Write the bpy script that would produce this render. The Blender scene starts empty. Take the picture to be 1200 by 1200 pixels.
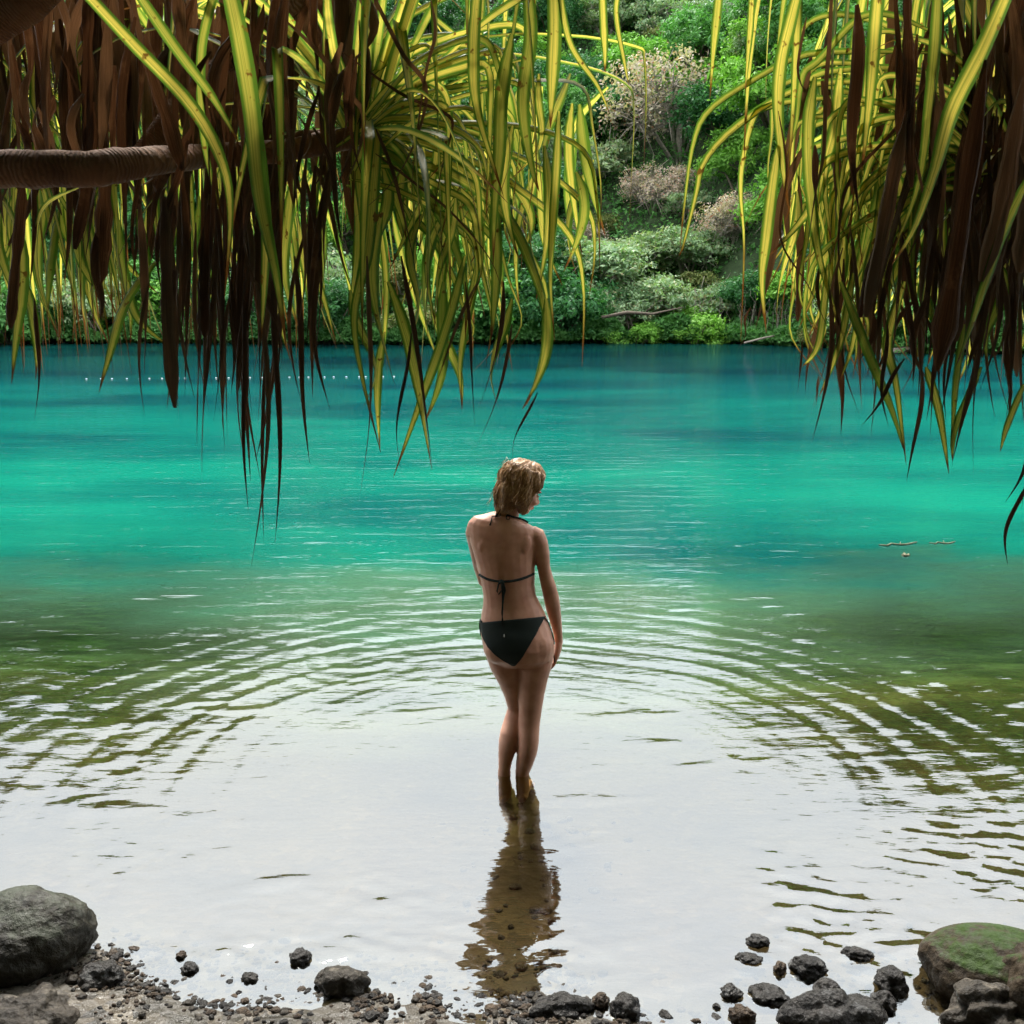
import bpy, bmesh, math, random
import numpy as np
from mathutils import Vector, Matrix, noise
from mathutils.bvhtree import BVHTree
R = math.radians
C = bpy.context.scene.collection
PITCH = math.atan(240/1200); CP, SP = math.cos(PITCH), math.sin(PITCH)
CAM = Vector((0, 0, 2.2))
def ray(px, py):
    dx, dz = (px-600)/1200, -(py-600)/1200
    return Vector((dx, CP+dz*SP, -SP+dz*CP))
def P(px, py, Y):                      # photo position at world depth Y
    d = ray(px, py); return CAM + d*(Y/d.y)
def PZ(px, py, z=0.0):                 # photo position on the level z
    d = ray(px, py); return CAM + d*((z-CAM.z)/d.z)
def smooth(a, b, x):
    t = max(0.0, min(1.0, (x-a)/(b-a))); return t*t*(3-2*t)

# ------------------------------------------------------------ object helpers
def mesh(name, verts, faces, mat, parent=None, uvs=None, smoothf=True, mats=None, midx=None):
    me = bpy.data.meshes.new(name)
    me.from_pydata([tuple(v) for v in verts], [], faces)
    if smoothf: me.polygons.foreach_set('use_smooth', [True]*len(me.polygons))
    if uvs is not None:
        uv = me.uv_layers.new(name='UVMap')
        li = np.zeros(len(me.loops), dtype=np.int32); me.loops.foreach_get('vertex_index', li)
        uv.data.foreach_set('uv', np.array(uvs, dtype=np.float32)[li].ravel())
    for m in (mats or [mat]): me.materials.append(m)
    if midx is not None: me.polygons.foreach_set('material_index', midx)
    me.update()
    o = bpy.data.objects.new(name, me); C.objects.link(o)
    if parent is not None:
        o.parent = parent; o.matrix_parent_inverse = Matrix.Translation(-parent.location)
    return o
def tag(o, label=None, cat=None, group=None, kind=None):
    if label: o['label'] = label
    if cat: o['category'] = cat
    if group: o['group'] = group
    if kind: o['kind'] = kind
    return o
def empty(name, loc, label, cat, group=None):
    o = bpy.data.objects.new(name, None); C.objects.link(o); o.location = loc
    o.empty_display_size = .2
    return tag(o, label, cat, group)
class MB:
    def __init__(s): s.v=[]; s.f=[]; s.uv=[]
    def tube(s, pts, rad, n=8, squash=1.0):
        pts=[Vector(p) for p in pts]; base=len(s.v); N=len(pts)
        if not hasattr(rad,'__len__'): rad=[rad]*N
        t=(pts[1]-pts[0]).normalized()
        a=t.orthogonal().normalized()
        for i,p in enumerate(pts):
            t=(pts[min(i+1,N-1)]-pts[max(i-1,0)]).normalized()
            a=(a-t*a.dot(t)).normalized(); b=t.cross(a)
            for k in range(n):
                th=2*math.pi*k/n
                s.v.append(p+(a*math.cos(th)+b*math.sin(th)*squash)*rad[i]); s.uv.append((k/n, i/max(1,N-1)))
        for i in range(N-1):
            for k in range(n):
                s.f.append((base+i*n+k, base+i*n+(k+1)%n, base+(i+1)*n+(k+1)%n, base+(i+1)*n+k))
        s.f.append(tuple(base+k for k in reversed(range(n)))); s.f.append(tuple(base+(N-1)*n+k for k in range(n)))
    def loft(s, rings):                # list of (centre, U vector, V vector)
        base=len(s.v); n=24; N=len(rings)
        for (c,u,v) in rings:
            for k in range(n):
                th=2*math.pi*k/n; s.v.append(Vector(c)+u*math.cos(th)+v*math.sin(th)); s.uv.append((0,0))
        for i in range(N-1):
            for k in range(n):
                s.f.append((base+i*n+k, base+i*n+(k+1)%n, base+(i+1)*n+(k+1)%n, base+(i+1)*n+k))
        s.f.append(tuple(base+k for k in reversed(range(n)))); s.f.append(tuple(base+(N-1)*n+k for k in range(n)))
    def ellipsoid(s, c, A, B, Cc, nu=20, nv=12):   # axes as vectors
        base=len(s.v)
        s.v.append(Vector(c)+Cc); s.uv.append((0,0))
        for j in range(1,nv):
            ph=math.pi*j/nv
            for k in range(nu):
                th=2*math.pi*k/nu
                s.v.append(Vector(c)+A*(math.cos(th)*math.sin(ph))+B*(math.sin(th)*math.sin(ph))+Cc*math.cos(ph)); s.uv.append((0,0))
        s.v.append(Vector(c)-Cc); s.uv.append((0,0)); last=len(s.v)-1
        for k in range(nu): s.f.append((base, base+1+k, base+1+(k+1)%nu))
        for j in range(nv-2):
            for k in range(nu):
                a=base+1+j*nu; s.f.append((a+k, a+nu+k, a+nu+(k+1)%nu, a+(k+1)%nu))
        a=base+1+(nv-2)*nu
        for k in range(nu): s.f.append((last, a+(k+1)%nu, a+k))
    def build(s, name, mat, parent=None, **k): return mesh(name, s.v, s.f, mat, parent, uvs=s.uv, **k)
def remeshed(mb, vox, it, name, mat, parent):
    me=bpy.data.meshes.new('tmp'); me.from_pydata([tuple(v) for v in mb.v],[],mb.f)
    o=bpy.data.objects.new('tmp',me); C.objects.link(o)
    bm=bmesh.new(); bm.from_mesh(me); bmesh.ops.recalc_face_normals(bm,faces=bm.faces); bm.to_mesh(me); bm.free()
    m=o.modifiers.new('r','REMESH'); m.mode='VOXEL'; m.voxel_size=vox; m.use_smooth_shade=True
    m=o.modifiers.new('s','SMOOTH'); m.factor=.5; m.iterations=it
    dg=bpy.context.evaluated_depsgraph_get(); dg.update()
    ev=o.evaluated_get(dg); n=bpy.data.meshes.new_from_object(ev)
    vs=[v.co.copy() for v in n.vertices]; fs=[tuple(p.vertices) for p in n.polygons]
    bpy.data.objects.remove(o); bpy.data.meshes.remove(n)
    return mesh(name, vs, fs, mat, parent)

# ------------------------------------------------------------ materials
class Mat:
    def __init__(s, name):
        s.m=bpy.data.materials.new(name); s.m.use_nodes=True; s.nt=s.m.node_tree
        s.nt.nodes.clear(); s.out=s.n('ShaderNodeOutputMaterial')
    def n(s, t, **kw):
        x=s.nt.nodes.new(t)
        for k,v in kw.items(): setattr(x,k,v)
        return x
    def l(s,a,b): s.nt.links.new(a,b)
    def val(s, inp, v):
        if hasattr(v,'links') or hasattr(v,'is_output'): s.l(v,inp)
        else: inp.default_value=v
    def math(s, op, a, b=None, c=None, clamp=False):
        x=s.n('ShaderNodeMath', operation=op); x.use_clamp=clamp
        s.val(x.inputs[0],a)
        if b is not None: s.val(x.inputs[1],b)
        if c is not None: s.val(x.inputs[2],c)
        return x.outputs[0]
    def noise(s, vec, scale, detail=4, rough=.55, dist=0):
        x=s.n('ShaderNodeTexNoise'); x.inputs['Scale'].default_value=scale; x.inputs['Detail'].default_value=detail
        x.inputs['Roughness'].default_value=rough; x.inputs['Distortion'].default_value=dist
        if vec is not None: s.l(vec,x.inputs['Vector'])
        return x
    def mapping(s, vec, scale=(1,1,1), rot=(0,0,0), loc=(0,0,0)):
        x=s.n('ShaderNodeMapping'); s.l(vec,x.inputs[0]); x.inputs['Scale'].default_value=scale
        x.inputs['Rotation'].default_value=rot; x.inputs['Location'].default_value=loc; return x.outputs[0]
    def ramp(s, fac, stops, interp='LINEAR'):
        x=s.n('ShaderNodeValToRGB'); x.color_ramp.interpolation=interp
        e=x.color_ramp.elements
        cc=lambda c:(c[0],c[1],c[2],1) if hasattr(c,'__len__') else (c,c,c,1)
        e[0].position=stops[0][0]; e[0].color=cc(stops[0][1]); e[1].position=stops[-1][0]; e[1].color=cc(stops[-1][1])
        for p,c in stops[1:-1]: q=e.new(p); q.color=cc(c)
        s.l(fac,x.inputs[0]); return x.outputs[0]
    def mix(s, f, a, b, mode='MIX'):
        x=s.n('ShaderNodeMix', data_type='RGBA', blend_type=mode)
        s.val(x.inputs[0],f)
        for i,v in ((6,a),(7,b)):
            if isinstance(v,tuple): x.inputs[i].default_value=(v[0],v[1],v[2],1)
            else: s.l(v,x.inputs[i])
        return x.outputs[2]
    def bump(s, h, strength=.5, dist=.01):
        x=s.n('ShaderNodeBump'); x.inputs['Strength'].default_value=strength; x.inputs['Distance'].default_value=dist
        s.l(h,x.inputs['Height']); return x.outputs[0]
    def bsdf(s, col, rough=.8, normal=None, spec=.3, trans=None, tcol=None, sss=0):
        p=s.n('ShaderNodeBsdfPrincipled')
        if isinstance(col,tuple): p.inputs['Base Color'].default_value=(*col,1)
        else: s.l(col,p.inputs['Base Color'])
        s.val(p.inputs['Roughness'],rough); p.inputs['Specular IOR Level'].default_value=spec
        if normal is not None: s.l(normal,p.inputs['Normal'])
        if sss:
            p.inputs['Subsurface Weight'].default_value=sss; p.inputs['Subsurface Radius'].default_value=(.012,.005,.003); p.inputs['Subsurface Scale'].default_value=1
        o=p.outputs[0]
        if trans:
            t=s.n('ShaderNodeBsdfTranslucent')
            if isinstance(tcol,tuple): t.inputs[0].default_value=(*tcol,1)
            else: s.l(tcol,t.inputs[0])
            mx=s.n('ShaderNodeMixShader'); mx.inputs[0].default_value=trans
            s.l(o,mx.inputs[1]); s.l(t.outputs[0],mx.inputs[2]); o=mx.outputs[0]
        s.l(o,s.out.inputs[0]); return s.m
def geo(M): return M.n('ShaderNodeNewGeometry').outputs['Position']
def objc(M): return M.n('ShaderNodeTexCoord').outputs['Object']
def rnd(M): return M.n('ShaderNodeObjectInfo').outputs['Random']

# --- pandanus leaf: yellow centre, green margins, brown tip
def mat_leaf():
    M=Mat('variegated_leaf'); uv=M.n('ShaderNodeUVMap').outputs[0]
    sep=M.n('ShaderNodeSeparateXYZ'); M.l(uv,sep.inputs[0]); u,v=sep.outputs[0],sep.outputs[1]
    # uv: u = leaf id + position across (0..1), v = along
    fr=M.math('FRACT',u); idn=M.math('FLOOR',u)
    wn=M.n('ShaderNodeTexWhiteNoise', noise_dimensions='1D'); M.l(idn,wn.inputs['W'])
    G=(.030,.085,.020); Y=(.47,.44,.15); L=(.26,.30,.085)
    G2=(.055,.13,.025)
    st=M.ramp(fr,[(0,G),(.13,G2),(.24,L),(.30,Y),(.40,L),(.44,Y),(.50,(.40,.38,.12)),(.56,Y),(.72,L),(.80,G2),(.9,G2),(1,G)])
    comb=M.n('ShaderNodeCombineXYZ'); M.l(M.math('MULTIPLY',u,26.0),comb.inputs[0]); M.l(M.math('MULTIPLY',v,1.2),comb.inputs[1])
    nz=M.noise(comb.outputs[0],1.0,3).outputs[0]
    st=M.mix(M.math('MULTIPLY',M.math('SUBTRACT',nz,.45,clamp=True),2.2,clamp=True),st,G2)
    # some leaves greener, some yellower
    st=M.mix(M.math('MULTIPLY',M.math('SUBTRACT',wn.outputs[0],.55,clamp=True),1.5),st,G2)
    pos=geo(M); br=M.noise(pos,9,3).outputs[0]
    st=M.mix(M.ramp(M.math('ADD',v,M.math('MULTIPLY',br,.16)),[(.90,0),(.98,1)]),st,(.075,.035,.015))
    st=M.mix(M.ramp(M.noise(pos,35,2).outputs[0],[(.66,0),(.72,1)]),st,(.10,.06,.02))
    tc=M.mix(.5,st,(1.7,1.45,.5),'MULTIPLY')
    tc=M.mix(1.0,st,(1.85,1.55,.75),'MULTIPLY')
    return M.bsdf(st,.42,M.bump(M.noise(comb.outputs[0],3,2).outputs[0],.25,.004),.4,.58,tc)
def mat_dead():
    M=Mat('dead_leaf'); uv=M.n('ShaderNodeUVMap').outputs[0]
    sep=M.n('ShaderNodeSeparateXYZ'); M.l(uv,sep.inputs[0]); u,v=sep.outputs[0],sep.outputs[1]
    idn=M.math('FLOOR',u); wn=M.n('ShaderNodeTexWhiteNoise', noise_dimensions='1D'); M.l(idn,wn.inputs['W'])
    comb=M.n('ShaderNodeCombineXYZ'); M.l(M.math('MULTIPLY',u,14.0),comb.inputs[0]); M.l(M.math('MULTIPLY',v,1.5),comb.inputs[1])
    nz=M.noise(comb.outputs[0],1.5,5,.6).outputs[0]
    c=M.ramp(nz,[(.25,(.045,.024,.014)),(.5,(.125,.075,.045)),(.75,(.28,.19,.125))])
    cf=M.n('ShaderNodeCombineXYZ'); M.l(M.math('MULTIPLY',u,70.0),cf.inputs[0]); M.l(M.math('MULTIPLY',v,3.0),cf.inputs[1])
    c=M.mix(M.ramp(M.noise(cf.outputs[0],1.0,2).outputs[0],[(.35,.75),(.6,0)]),c,(.03,.014,.008))
    c=M.mix(M.ramp(wn.outputs[0],[(.62,0),(.66,.65)]),c,M.mix(.5,c,(.26,.20,.14)))
    c2=M.mix(M.ramp(wn.outputs[0],[(.0,.8),(.5,0)]),c,(.05,.028,.016))
    pos=geo(M); c2=M.mix(M.ramp(M.noise(pos,14,4).outputs[0],[(.6,0),(.72,.6)]),c2,(.20,.13,.08))
    return M.bsdf(c2,.6,M.bump(nz,.6,.006),.3,.22,M.mix(1.0,c2,(1.2,.8,.5),'MULTIPLY'))
def mat_bark_rings():
    M=Mat('ringed_bark'); uv=M.n('ShaderNodeUVMap').outputs[0]
    sep=M.n('ShaderNodeSeparateXYZ'); M.l(uv,sep.inputs[0]); v=sep.outputs[1]
    pos=geo(M); nz=M.noise(pos,18,4).outputs[0]
    w=M.math('MULTIPLY',M.math('SINE',M.math('ADD',M.math('MULTIPLY',v,520),M.math('MULTIPLY',nz,22))),M.ramp(M.noise(pos,7,3).outputs[0],[(.35,.15),(.6,1)]))
    c=M.ramp(M.noise(pos,9,5).outputs[0],[(.3,(.12,.055,.028)),(.55,(.25,.12,.06)),(.8,(.34,.21,.13))])
    c=M.mix(M.math('MULTIPLY',M.math('ADD',w,1.0),.2),c,(.05,.02,.01))
    return M.bsdf(c,.75,M.bump(w,.5,.004),.25)
def mat_foliage(name, a, b, accent=None, afac=.0, tr=.25):
    M=Mat(name); pos=geo(M); 
    n1=M.noise(pos,1.1,4).outputs[0]; n2=M.noise(pos,6,2).outputs[0]
    c=M.ramp(M.math('ADD',M.math('MULTIPLY',n1,.65),M.math('MULTIPLY',n2,.35)),[(.3,a),(.68,b)])
    c=M.mix(M.math('MULTIPLY',rnd(M),.45),c,M.mix(.5,c,(.6,1.0,.9),'MULTIPLY'))
    if accent: c=M.mix(M.ramp(M.noise(pos,3.3,3).outputs[0],[(.56,0),(.63,afac)]),c,accent)
    return M.bsdf(c,.6,None,.12,tr,M.mix(1.0,c,(1.25,1.6,.6),'MULTIPLY'))
def mat_simple(name,col,rough=.7,var=.3,scale=8,bump=.4,bd=.01,spec=.3):
    M=Mat(name); pos=geo(M); n=M.noise(pos,scale,5).outputs[0]
    c=M.ramp(n,[(.3,tuple(x*(1-var) for x in col)),(.7,tuple(min(1,x*(1+var)) for x in col))])
    return M.bsdf(c,rough,M.bump(n,bump,bd),spec)
def mat_rock(name, a, b, moss=None, rough=.55, mossz=.05, pale=None, scale=7):
    a=tuple(q*.7 for q in a); b=tuple(q*.7 for q in b)
    if pale: pale=tuple(q*.7 for q in pale)
    M=Mat(name); pos=geo(M); n=M.noise(pos,scale,8,.62).outputs[0]; n2=M.noise(pos,scale*7,5,.7).outputs[0]
    c=M.ramp(n,[(.32,a),(.66,b)])
    c=M.mix(M.ramp(n2,[(.35,.55),(.6,0)]),c,tuple(x*.35 for x in a))
    if pale: c=M.mix(M.ramp(M.noise(pos,scale*1.8,7,.7).outputs[0],[(.56,0),(.64,.75)]),c,pale)
    if moss:
        ng=M.n('ShaderNodeNewGeometry'); sx=M.n('ShaderNodeSeparateXYZ'); M.l(ng.outputs['Normal'],sx.inputs[0])
        f=M.math('ADD',sx.outputs[2],M.math('MULTIPLY',M.math('SUBTRACT',M.noise(pos,10,6,.7).outputs[0],.5),2.4))
        c=M.mix(M.ramp(f,[(.70,0),(1.15,.95)]),c,moss)
    vo=M.n('ShaderNodeTexVoronoi'); M.l(pos,vo.inputs['Vector']); vo.inputs['Scale'].default_value=scale*9
    h=M.math('ADD',M.math('ADD',n,M.math('MULTIPLY',n2,.5)),M.math('MULTIPLY',vo.outputs['Distance'],.25))
    return M.bsdf(c,M.ramp(n2,[(.3,rough*.6),(.7,rough*1.3)]),M.bump(h,.9,.02),.2)

LEAF=mat_leaf(); DEAD=mat_dead(); BARKR=mat_bark_rings()

# ------------------------------------------------------------ terrain
def shoreY(x):
    return 2.97 + .22*smooth(-.6,-1.6,x) - .26*smooth(-.5,.5,x) + .10*math.sin(x*2.3+.6) + .05*math.sin(x*7.1)
def bedz(x,y):
    ys=shoreY(x); d=y-ys
    n=noise.fractal(Vector((x*1.3,y*1.3,3.1)),1.0,2.0,5)
    nf=noise.fractal(Vector((x*6,y*6,7.7)),1.0,2.0,3)
    if d>0:
        z=-.085*d
        if y>5.3: z-=.6*smooth(5.3,11.5,y)
        z=max(z,-2.4)
        z+= .02*n*min(1,.3+d)+ .008*nf
        # weedy boulders at the sides of the shallows
        z+= .12*smooth(.9,.2,math.hypot((x+3.3)/1.5,(y-6.3)/.9)) + .12*smooth(.9,.2,math.hypot((x-3.3)/1.2,(y-5.7)/.9))
    else:
        z=-.14*d+ .03*n*min(1,-d*2+.2)+.01*nf
        if y<1.5: z+=.25*(1.5-y)
    return z
def grid(xs,ys,f):
    v=[(x,y,f(x,y)) for y in ys for x in xs]; n=len(xs)
    fc=[(j*n+i,j*n+i+1,(j+1)*n+i+1,(j+1)*n+i) for j in range(len(ys)-1) for i in range(n-1)]
    return v,fc
def mat_bed():
    M=Mat('lake_bed'); pos=geo(M); sep=M.n('ShaderNodeSeparateXYZ'); M.l(pos,sep.inputs[0]); y,z=sep.outputs[1],sep.outputs[2]
    n=M.noise(pos,2.2,4,.62).outputs[0]; nf=M.noise(pos,22,4,.7).outputs[0]
    vo=M.n('ShaderNodeTexVoronoi'); M.l(pos,vo.inputs['Vector']); vo.inputs['Scale'].default_value=26; vo.inputs['Randomness'].default_value=1
    sand=M.ramp(nf,[(.3,(.036,.032,.025)),(.7,(.10,.09,.074))])
    peb=M.mix(.75,sand,M.ramp(vo.outputs['Color'],[(.2,(.02,.018,.015)),(.6,(.085,.068,.048)),(.9,(.20,.17,.13))]))
    c=M.mix(M.ramp(M.noise(pos,4.5,5).outputs[0],[(.42,0),(.58,1)]),sand,peb)
    shal=M.ramp(n,[(.3,(.030,.022,.012)),(.5,(.075,.054,.028)),(.7,(.12,.09,.048))])
    c=M.mix(M.ramp(z,[(0,1),(1,0)]),c,c)
    wet=M.math('MULTIPLY',M.math('ADD',M.math('MULTIPLY',z,-22),.2),1,clamp=True)
    c=M.mix(wet,c,M.mix(.45,shal,M.mix(1.0,c,(.7,.6,.45),'MULTIPLY')))
    far=M.ramp(M.math('MULTIPLY',M.math('SUBTRACT',y,4.6),.3,clamp=True),[(0,0),(1,1)])
    alg=M.ramp(M.noise(M.mapping(pos,(.55,1.0,1)),1.6,4,.65).outputs[0],[(.36,(.018,.022,.008)),(.46,(.10,.085,.035)),(.56,(.20,.19,.10)),(.7,(.28,.29,.17))])
    alg=M.mix(M.ramp(nf,[(.4,.35),(.6,0)]),alg,(.03,.03,.012))
    c=M.mix(far,c,alg)
    sx=sep.outputs[0]
    # dark weed bed at each side
    for (cx,cy,rx,ry) in ((-3.25,6.2,1.7,1.0),(3.35,5.7,1.5,1.0),(-1.2,6.3,.9,.25)):
        a=M.math('DIVIDE',M.math('SUBTRACT',sx,cx),rx); b=M.math('DIVIDE',M.math('SUBTRACT',y,cy),ry)
        r2=M.math('ADD',M.math('MULTIPLY',a,a),M.math('MULTIPLY',b,b))
        f=M.ramp(M.math('ADD',M.math('MULTIPLY',r2,.5),M.math('MULTIPLY',n,.8)),[(.50,.85),(.88,0)])
        c=M.mix(f,c,M.ramp(nf,[(.35,(.010,.013,.007)),(.65,(.05,.055,.022))]))
    rough=M.mix(wet,M.ramp(nf,[(.3,.12),(.7,.5)]),(.9,.9,.9))
    return M.bsdf(c,rough,M.bump(M.math('ADD',nf,M.math('MULTIPLY',vo.outputs['Distance'],.5)),.7,.02),.22)
xs=list(np.linspace(-60,-6,14))+list(np.arange(-5.8,5.81,.06))+list(np.linspace(6,60,14))
ys=list(np.linspace(-6,1.6,20))+list(np.arange(1.7,7,.045))+list(np.linspace(7.1,14,40))+list(np.linspace(15,80,20))
v,f=grid(xs,ys,bedz)
tag(mesh('lake_bed',v,f,mat_bed()),kind='structure')

# far hillside, and unseen near bank added as a light block
def shoreF(x): return 64-13*smooth(13,22,x)+1.5*math.sin(x*.21)
def hillz(x,y):
    s=shoreF(x); t=y-s
    H=29.5+12*smooth(14,50,abs(x-2))
    sl=(H/42.)
    n=noise.fractal(Vector((x*.06,y*.06,1.7)),1.0,2.0,4)
    z=sl*t if t<42 else H+ (t-42)*.05
    return (z*(.55+.45*smooth(0,15,t)) if t>0 else t*.8)+ (3.0*n*smooth(0,10,t)) - .3
v,f=grid(list(np.linspace(-110,110,90)),list(np.linspace(47,160,70)),hillz)
HILLM=mat_simple('hill_soil',(.035,.06,.024),.9,.5,1.5,.5,.3)
tag(mesh('hillside',v,f,HILLM),kind='structure')
def shade_bankz(x,y):
    t=-3.5-y
    return .9+1.75*max(0,t)**.98+ .4*noise.noise(Vector((x*.3,y*.3,0)))
v,f=grid(list(np.linspace(-60,60,40)),list(np.linspace(-26,-3.2,24)),shade_bankz)
tag(mesh('bank',v,f,HILLM),kind='structure')  # steep slope behind the viewer, out of view, added to block light from behind

# ------------------------------------------------------------ water
WC=(0.06,4.58)
def nz(x,y,sx,sy,rot=0,o=0,oct=1):
    c,s_=math.cos(rot),math.sin(rot)
    q=Vector(((x*c-y*s_)*sx,(x*s_+y*c)*sy,o))
    return noise.noise(q) if oct==1 else noise.fractal(q,1.0,2.0,oct)
def rings(x,y,cx,cy,lam,r0,sig,amp,warp,ph=0):
    r=math.hypot(x-cx,y-cy); q=(r-r0)/sig
    if abs(q)>2.6: return 0
    return math.sin((r+warp)*2*math.pi/lam+ph)*math.exp(-q*q)*amp
def ripple(x,y):           # real wave relief of the near water
    if y>11 or abs(x)>6.5: return 0
    n1=nz(x,y,1.2,1.2,0,1); n2=nz(x,y,2.3,2.3,0,5); pt=.6+.4*smooth(-.3,.25,nz(x,y,1.4,1.4,0,9))
    h=pt*(rings(x,y,WC[0],WC[1],(.25),2.2,.95,.00150,n1*.12)+rings(x,y,WC[0],WC[1],.125,2.0,.9,.00055,n2*.05,1))
    h+=rings(x,y,.85,4.3,.12,.5,.33,.00022,n2*.02)+rings(x,y,-1.0,6.2,.14,.2,.4,.0007,n2*.02)
    h+=rings(x,y,-.12,3.08,.055,.2,.14,.00035,0)+rings(x,y,-1.0,3.3,.07,.15,.16,.0004,0)+rings(x,y,.95,3.35,.06,.25,.2,.0003,n2*.02)
    h+=.008*max(0,nz(x,y,2.0,5.5,R(-14),3,2)-.16)*smooth(-.1,.3,nz(x,y,.9,.9,0,14))
    h+=.0007*nz(x,y,4.0,9,R(8),23,3)*smooth(4.3,5.0,y)*smooth(8.5,6.5,y)+.00030*nz(x,y,6,22,R(-6),33,2)
    h+=pt*rings(x,y,WC[0],WC[1],.085,1.7,1.1,.00022,n2*.03)
    side=smooth(.8,2.2,abs(x)); h+=.0022*nz(x,y,3.0,7.5,R(-12 if x>0 else 14),6,2)*side*smooth(3.3,4.2,y)*smooth(9,6.5,y)
    for cx,cy,rx,ry,k in ((1.25,3.2,.36,.22,1),(1.15,3.55,.2,.3,.8),(2.0,3.75,.4,.35,.8),(-.8,3.2,.7,.13,.7),(-1.55,3.75,.3,.2,.35),(.12,3.12,.17,.2,.7),(-.55,3.5,.3,.15,.3)):
        e=math.exp(-((x-cx)/rx)**2-((y-cy)/ry)**2)
        if e>.02: h+=k*e*.012*nz(x,y,9,13,R(20),2,2)
    return h*smooth(11,9,y)
def mat_water():
    M=Mat('lagoon_water'); pos=geo(M); sep=M.n('ShaderNodeSeparateXYZ'); M.l(pos,sep.inputs[0]); x,y=sep.outputs[0],sep.outputs[1]
    # wind ripples, long crests across the view
    fars=M.ramp(M.math('MULTIPLY',M.math('SUBTRACT',y,5.0),.1,clamp=True),[(0,.06),(.35,.8),(1,1.6)])
    w1=M.noise(M.mapping(pos,(.8,3.2,1),(0,0,R(6))),1.4,4,.6,.6).outputs[0]
    h=M.math('MULTIPLY',M.math('MULTIPLY',w1,.0115),fars)
    wf=M.noise(M.mapping(pos,(.9,3.0,1),(0,0,R(-8))),9,2,.6,.4).outputs[0]
    h=M.math('ADD',h,M.math('MULTIPLY',wf,.0010))
    nb=M.n('ShaderNodeBump'); nb.inputs['Strength'].default_value=1; nb.inputs['Distance'].default_value=1; M.l(h,nb.inputs['Height'])
    gl=M.n('ShaderNodeBsdfGlossy'); gl.inputs['Roughness'].default_value=.03; M.l(nb.outputs[0],gl.inputs['Normal']); gl.inputs[0].default_value=(.93,.98,1,1)
    fr=M.n('ShaderNodeFresnel'); fr.inputs[0].default_value=1.62; M.l(nb.outputs[0],fr.inputs['Normal'])
    fac=M.ramp(fr.outputs[0],[(0,.09),(.08,.20),(.2,.265),(.5,.30),(1,.38)])
    tr=M.n('ShaderNodeBsdfTransparent')
    depthn=M.math('ADD',y,M.math('MULTIPLY',M.math('SUBTRACT',M.noise(M.mapping(pos,(.5,1,1)),.7,4,.6).outputs[0],.5),3.4))
    t0=M.ramp(M.math('MULTIPLY',M.math('SUBTRACT',depthn,3.6),.16,clamp=True),[(0,(.78,.74,.58)),(.15,(.66,.66,.42)),(.45,(.68,.74,.48)),(1,(.3,.85,.65))])
    M.l(t0,tr.inputs[0])
    side=M.math('MULTIPLY',M.math('SUBTRACT',M.math('ABSOLUTE',x),1.2),.75,clamp=False)
    side=M.math('MINIMUM',M.math('MAXIMUM',side,0),1.3)
    depths=M.math('SUBTRACT',depthn,side)
    df=M.n('ShaderNodeBsdfDiffuse')
    big=M.noise(M.mapping(pos,(.5,1,1)),.16,4,.6).outputs[0]
    near=M.ramp(M.math('MULTIPLY',M.math('SUBTRACT',y,8),.02,clamp=True),[(0,(.003,.165,.106)),(.2,(.001,.108,.084)),(.42,(.001,.062,.062)),(.62,(.001,.032,.034)),(1,(.001,.020,.017))])
    dc=M.mix(M.ramp(big,[(.40,.0),(.60,1)]),near,M.mix(1.0,near,(.4,.42,.62),'MULTIPLY'))  # dark bluish patches: reflections painted into the water colour
    dc=M.mix(M.ramp(M.math('MULTIPLY',M.math('SUBTRACT',depthn,5.6),.30,clamp=True),[(0,1),(1,0)]),dc,(.15,.20,.105))
    M.l(dc,df.inputs[0])
    dm=M.ramp(M.math('MULTIPLY',M.math('SUBTRACT',depths,4.7),.2,clamp=True),[(0,0),(.25,.22),(.65,.80),(1,1)])
    body=M.n('ShaderNodeMixShader'); M.l(dm,body.inputs[0]); M.l(tr.outputs[0],body.inputs[1]); M.l(df.outputs[0],body.inputs[2])
    mx=M.n('ShaderNodeMixShader'); M.l(fac,mx.inputs[0]); M.l(body.outputs[0],mx.inputs[1]); M.l(gl.outputs[0],mx.inputs[2])
    M.l(mx.outputs[0],M.out.inputs[0]); return M.m
xs=[-110,-60,-30,-15,-9,-7]+list(np.arange(-5.6,5.61,.022))+[7,9,15,30,60,110]
ys=[1.0,1.8]+list(np.arange(2.5,6.5,.015))+list(np.arange(6.5,11.2,.026))+[12,15,20,30,45,60,74]
v,f=grid([float(q) for q in xs],[float(q) for q in ys],ripple)
tag(mesh('water',v,f,mat_water()),kind='structure')

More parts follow.
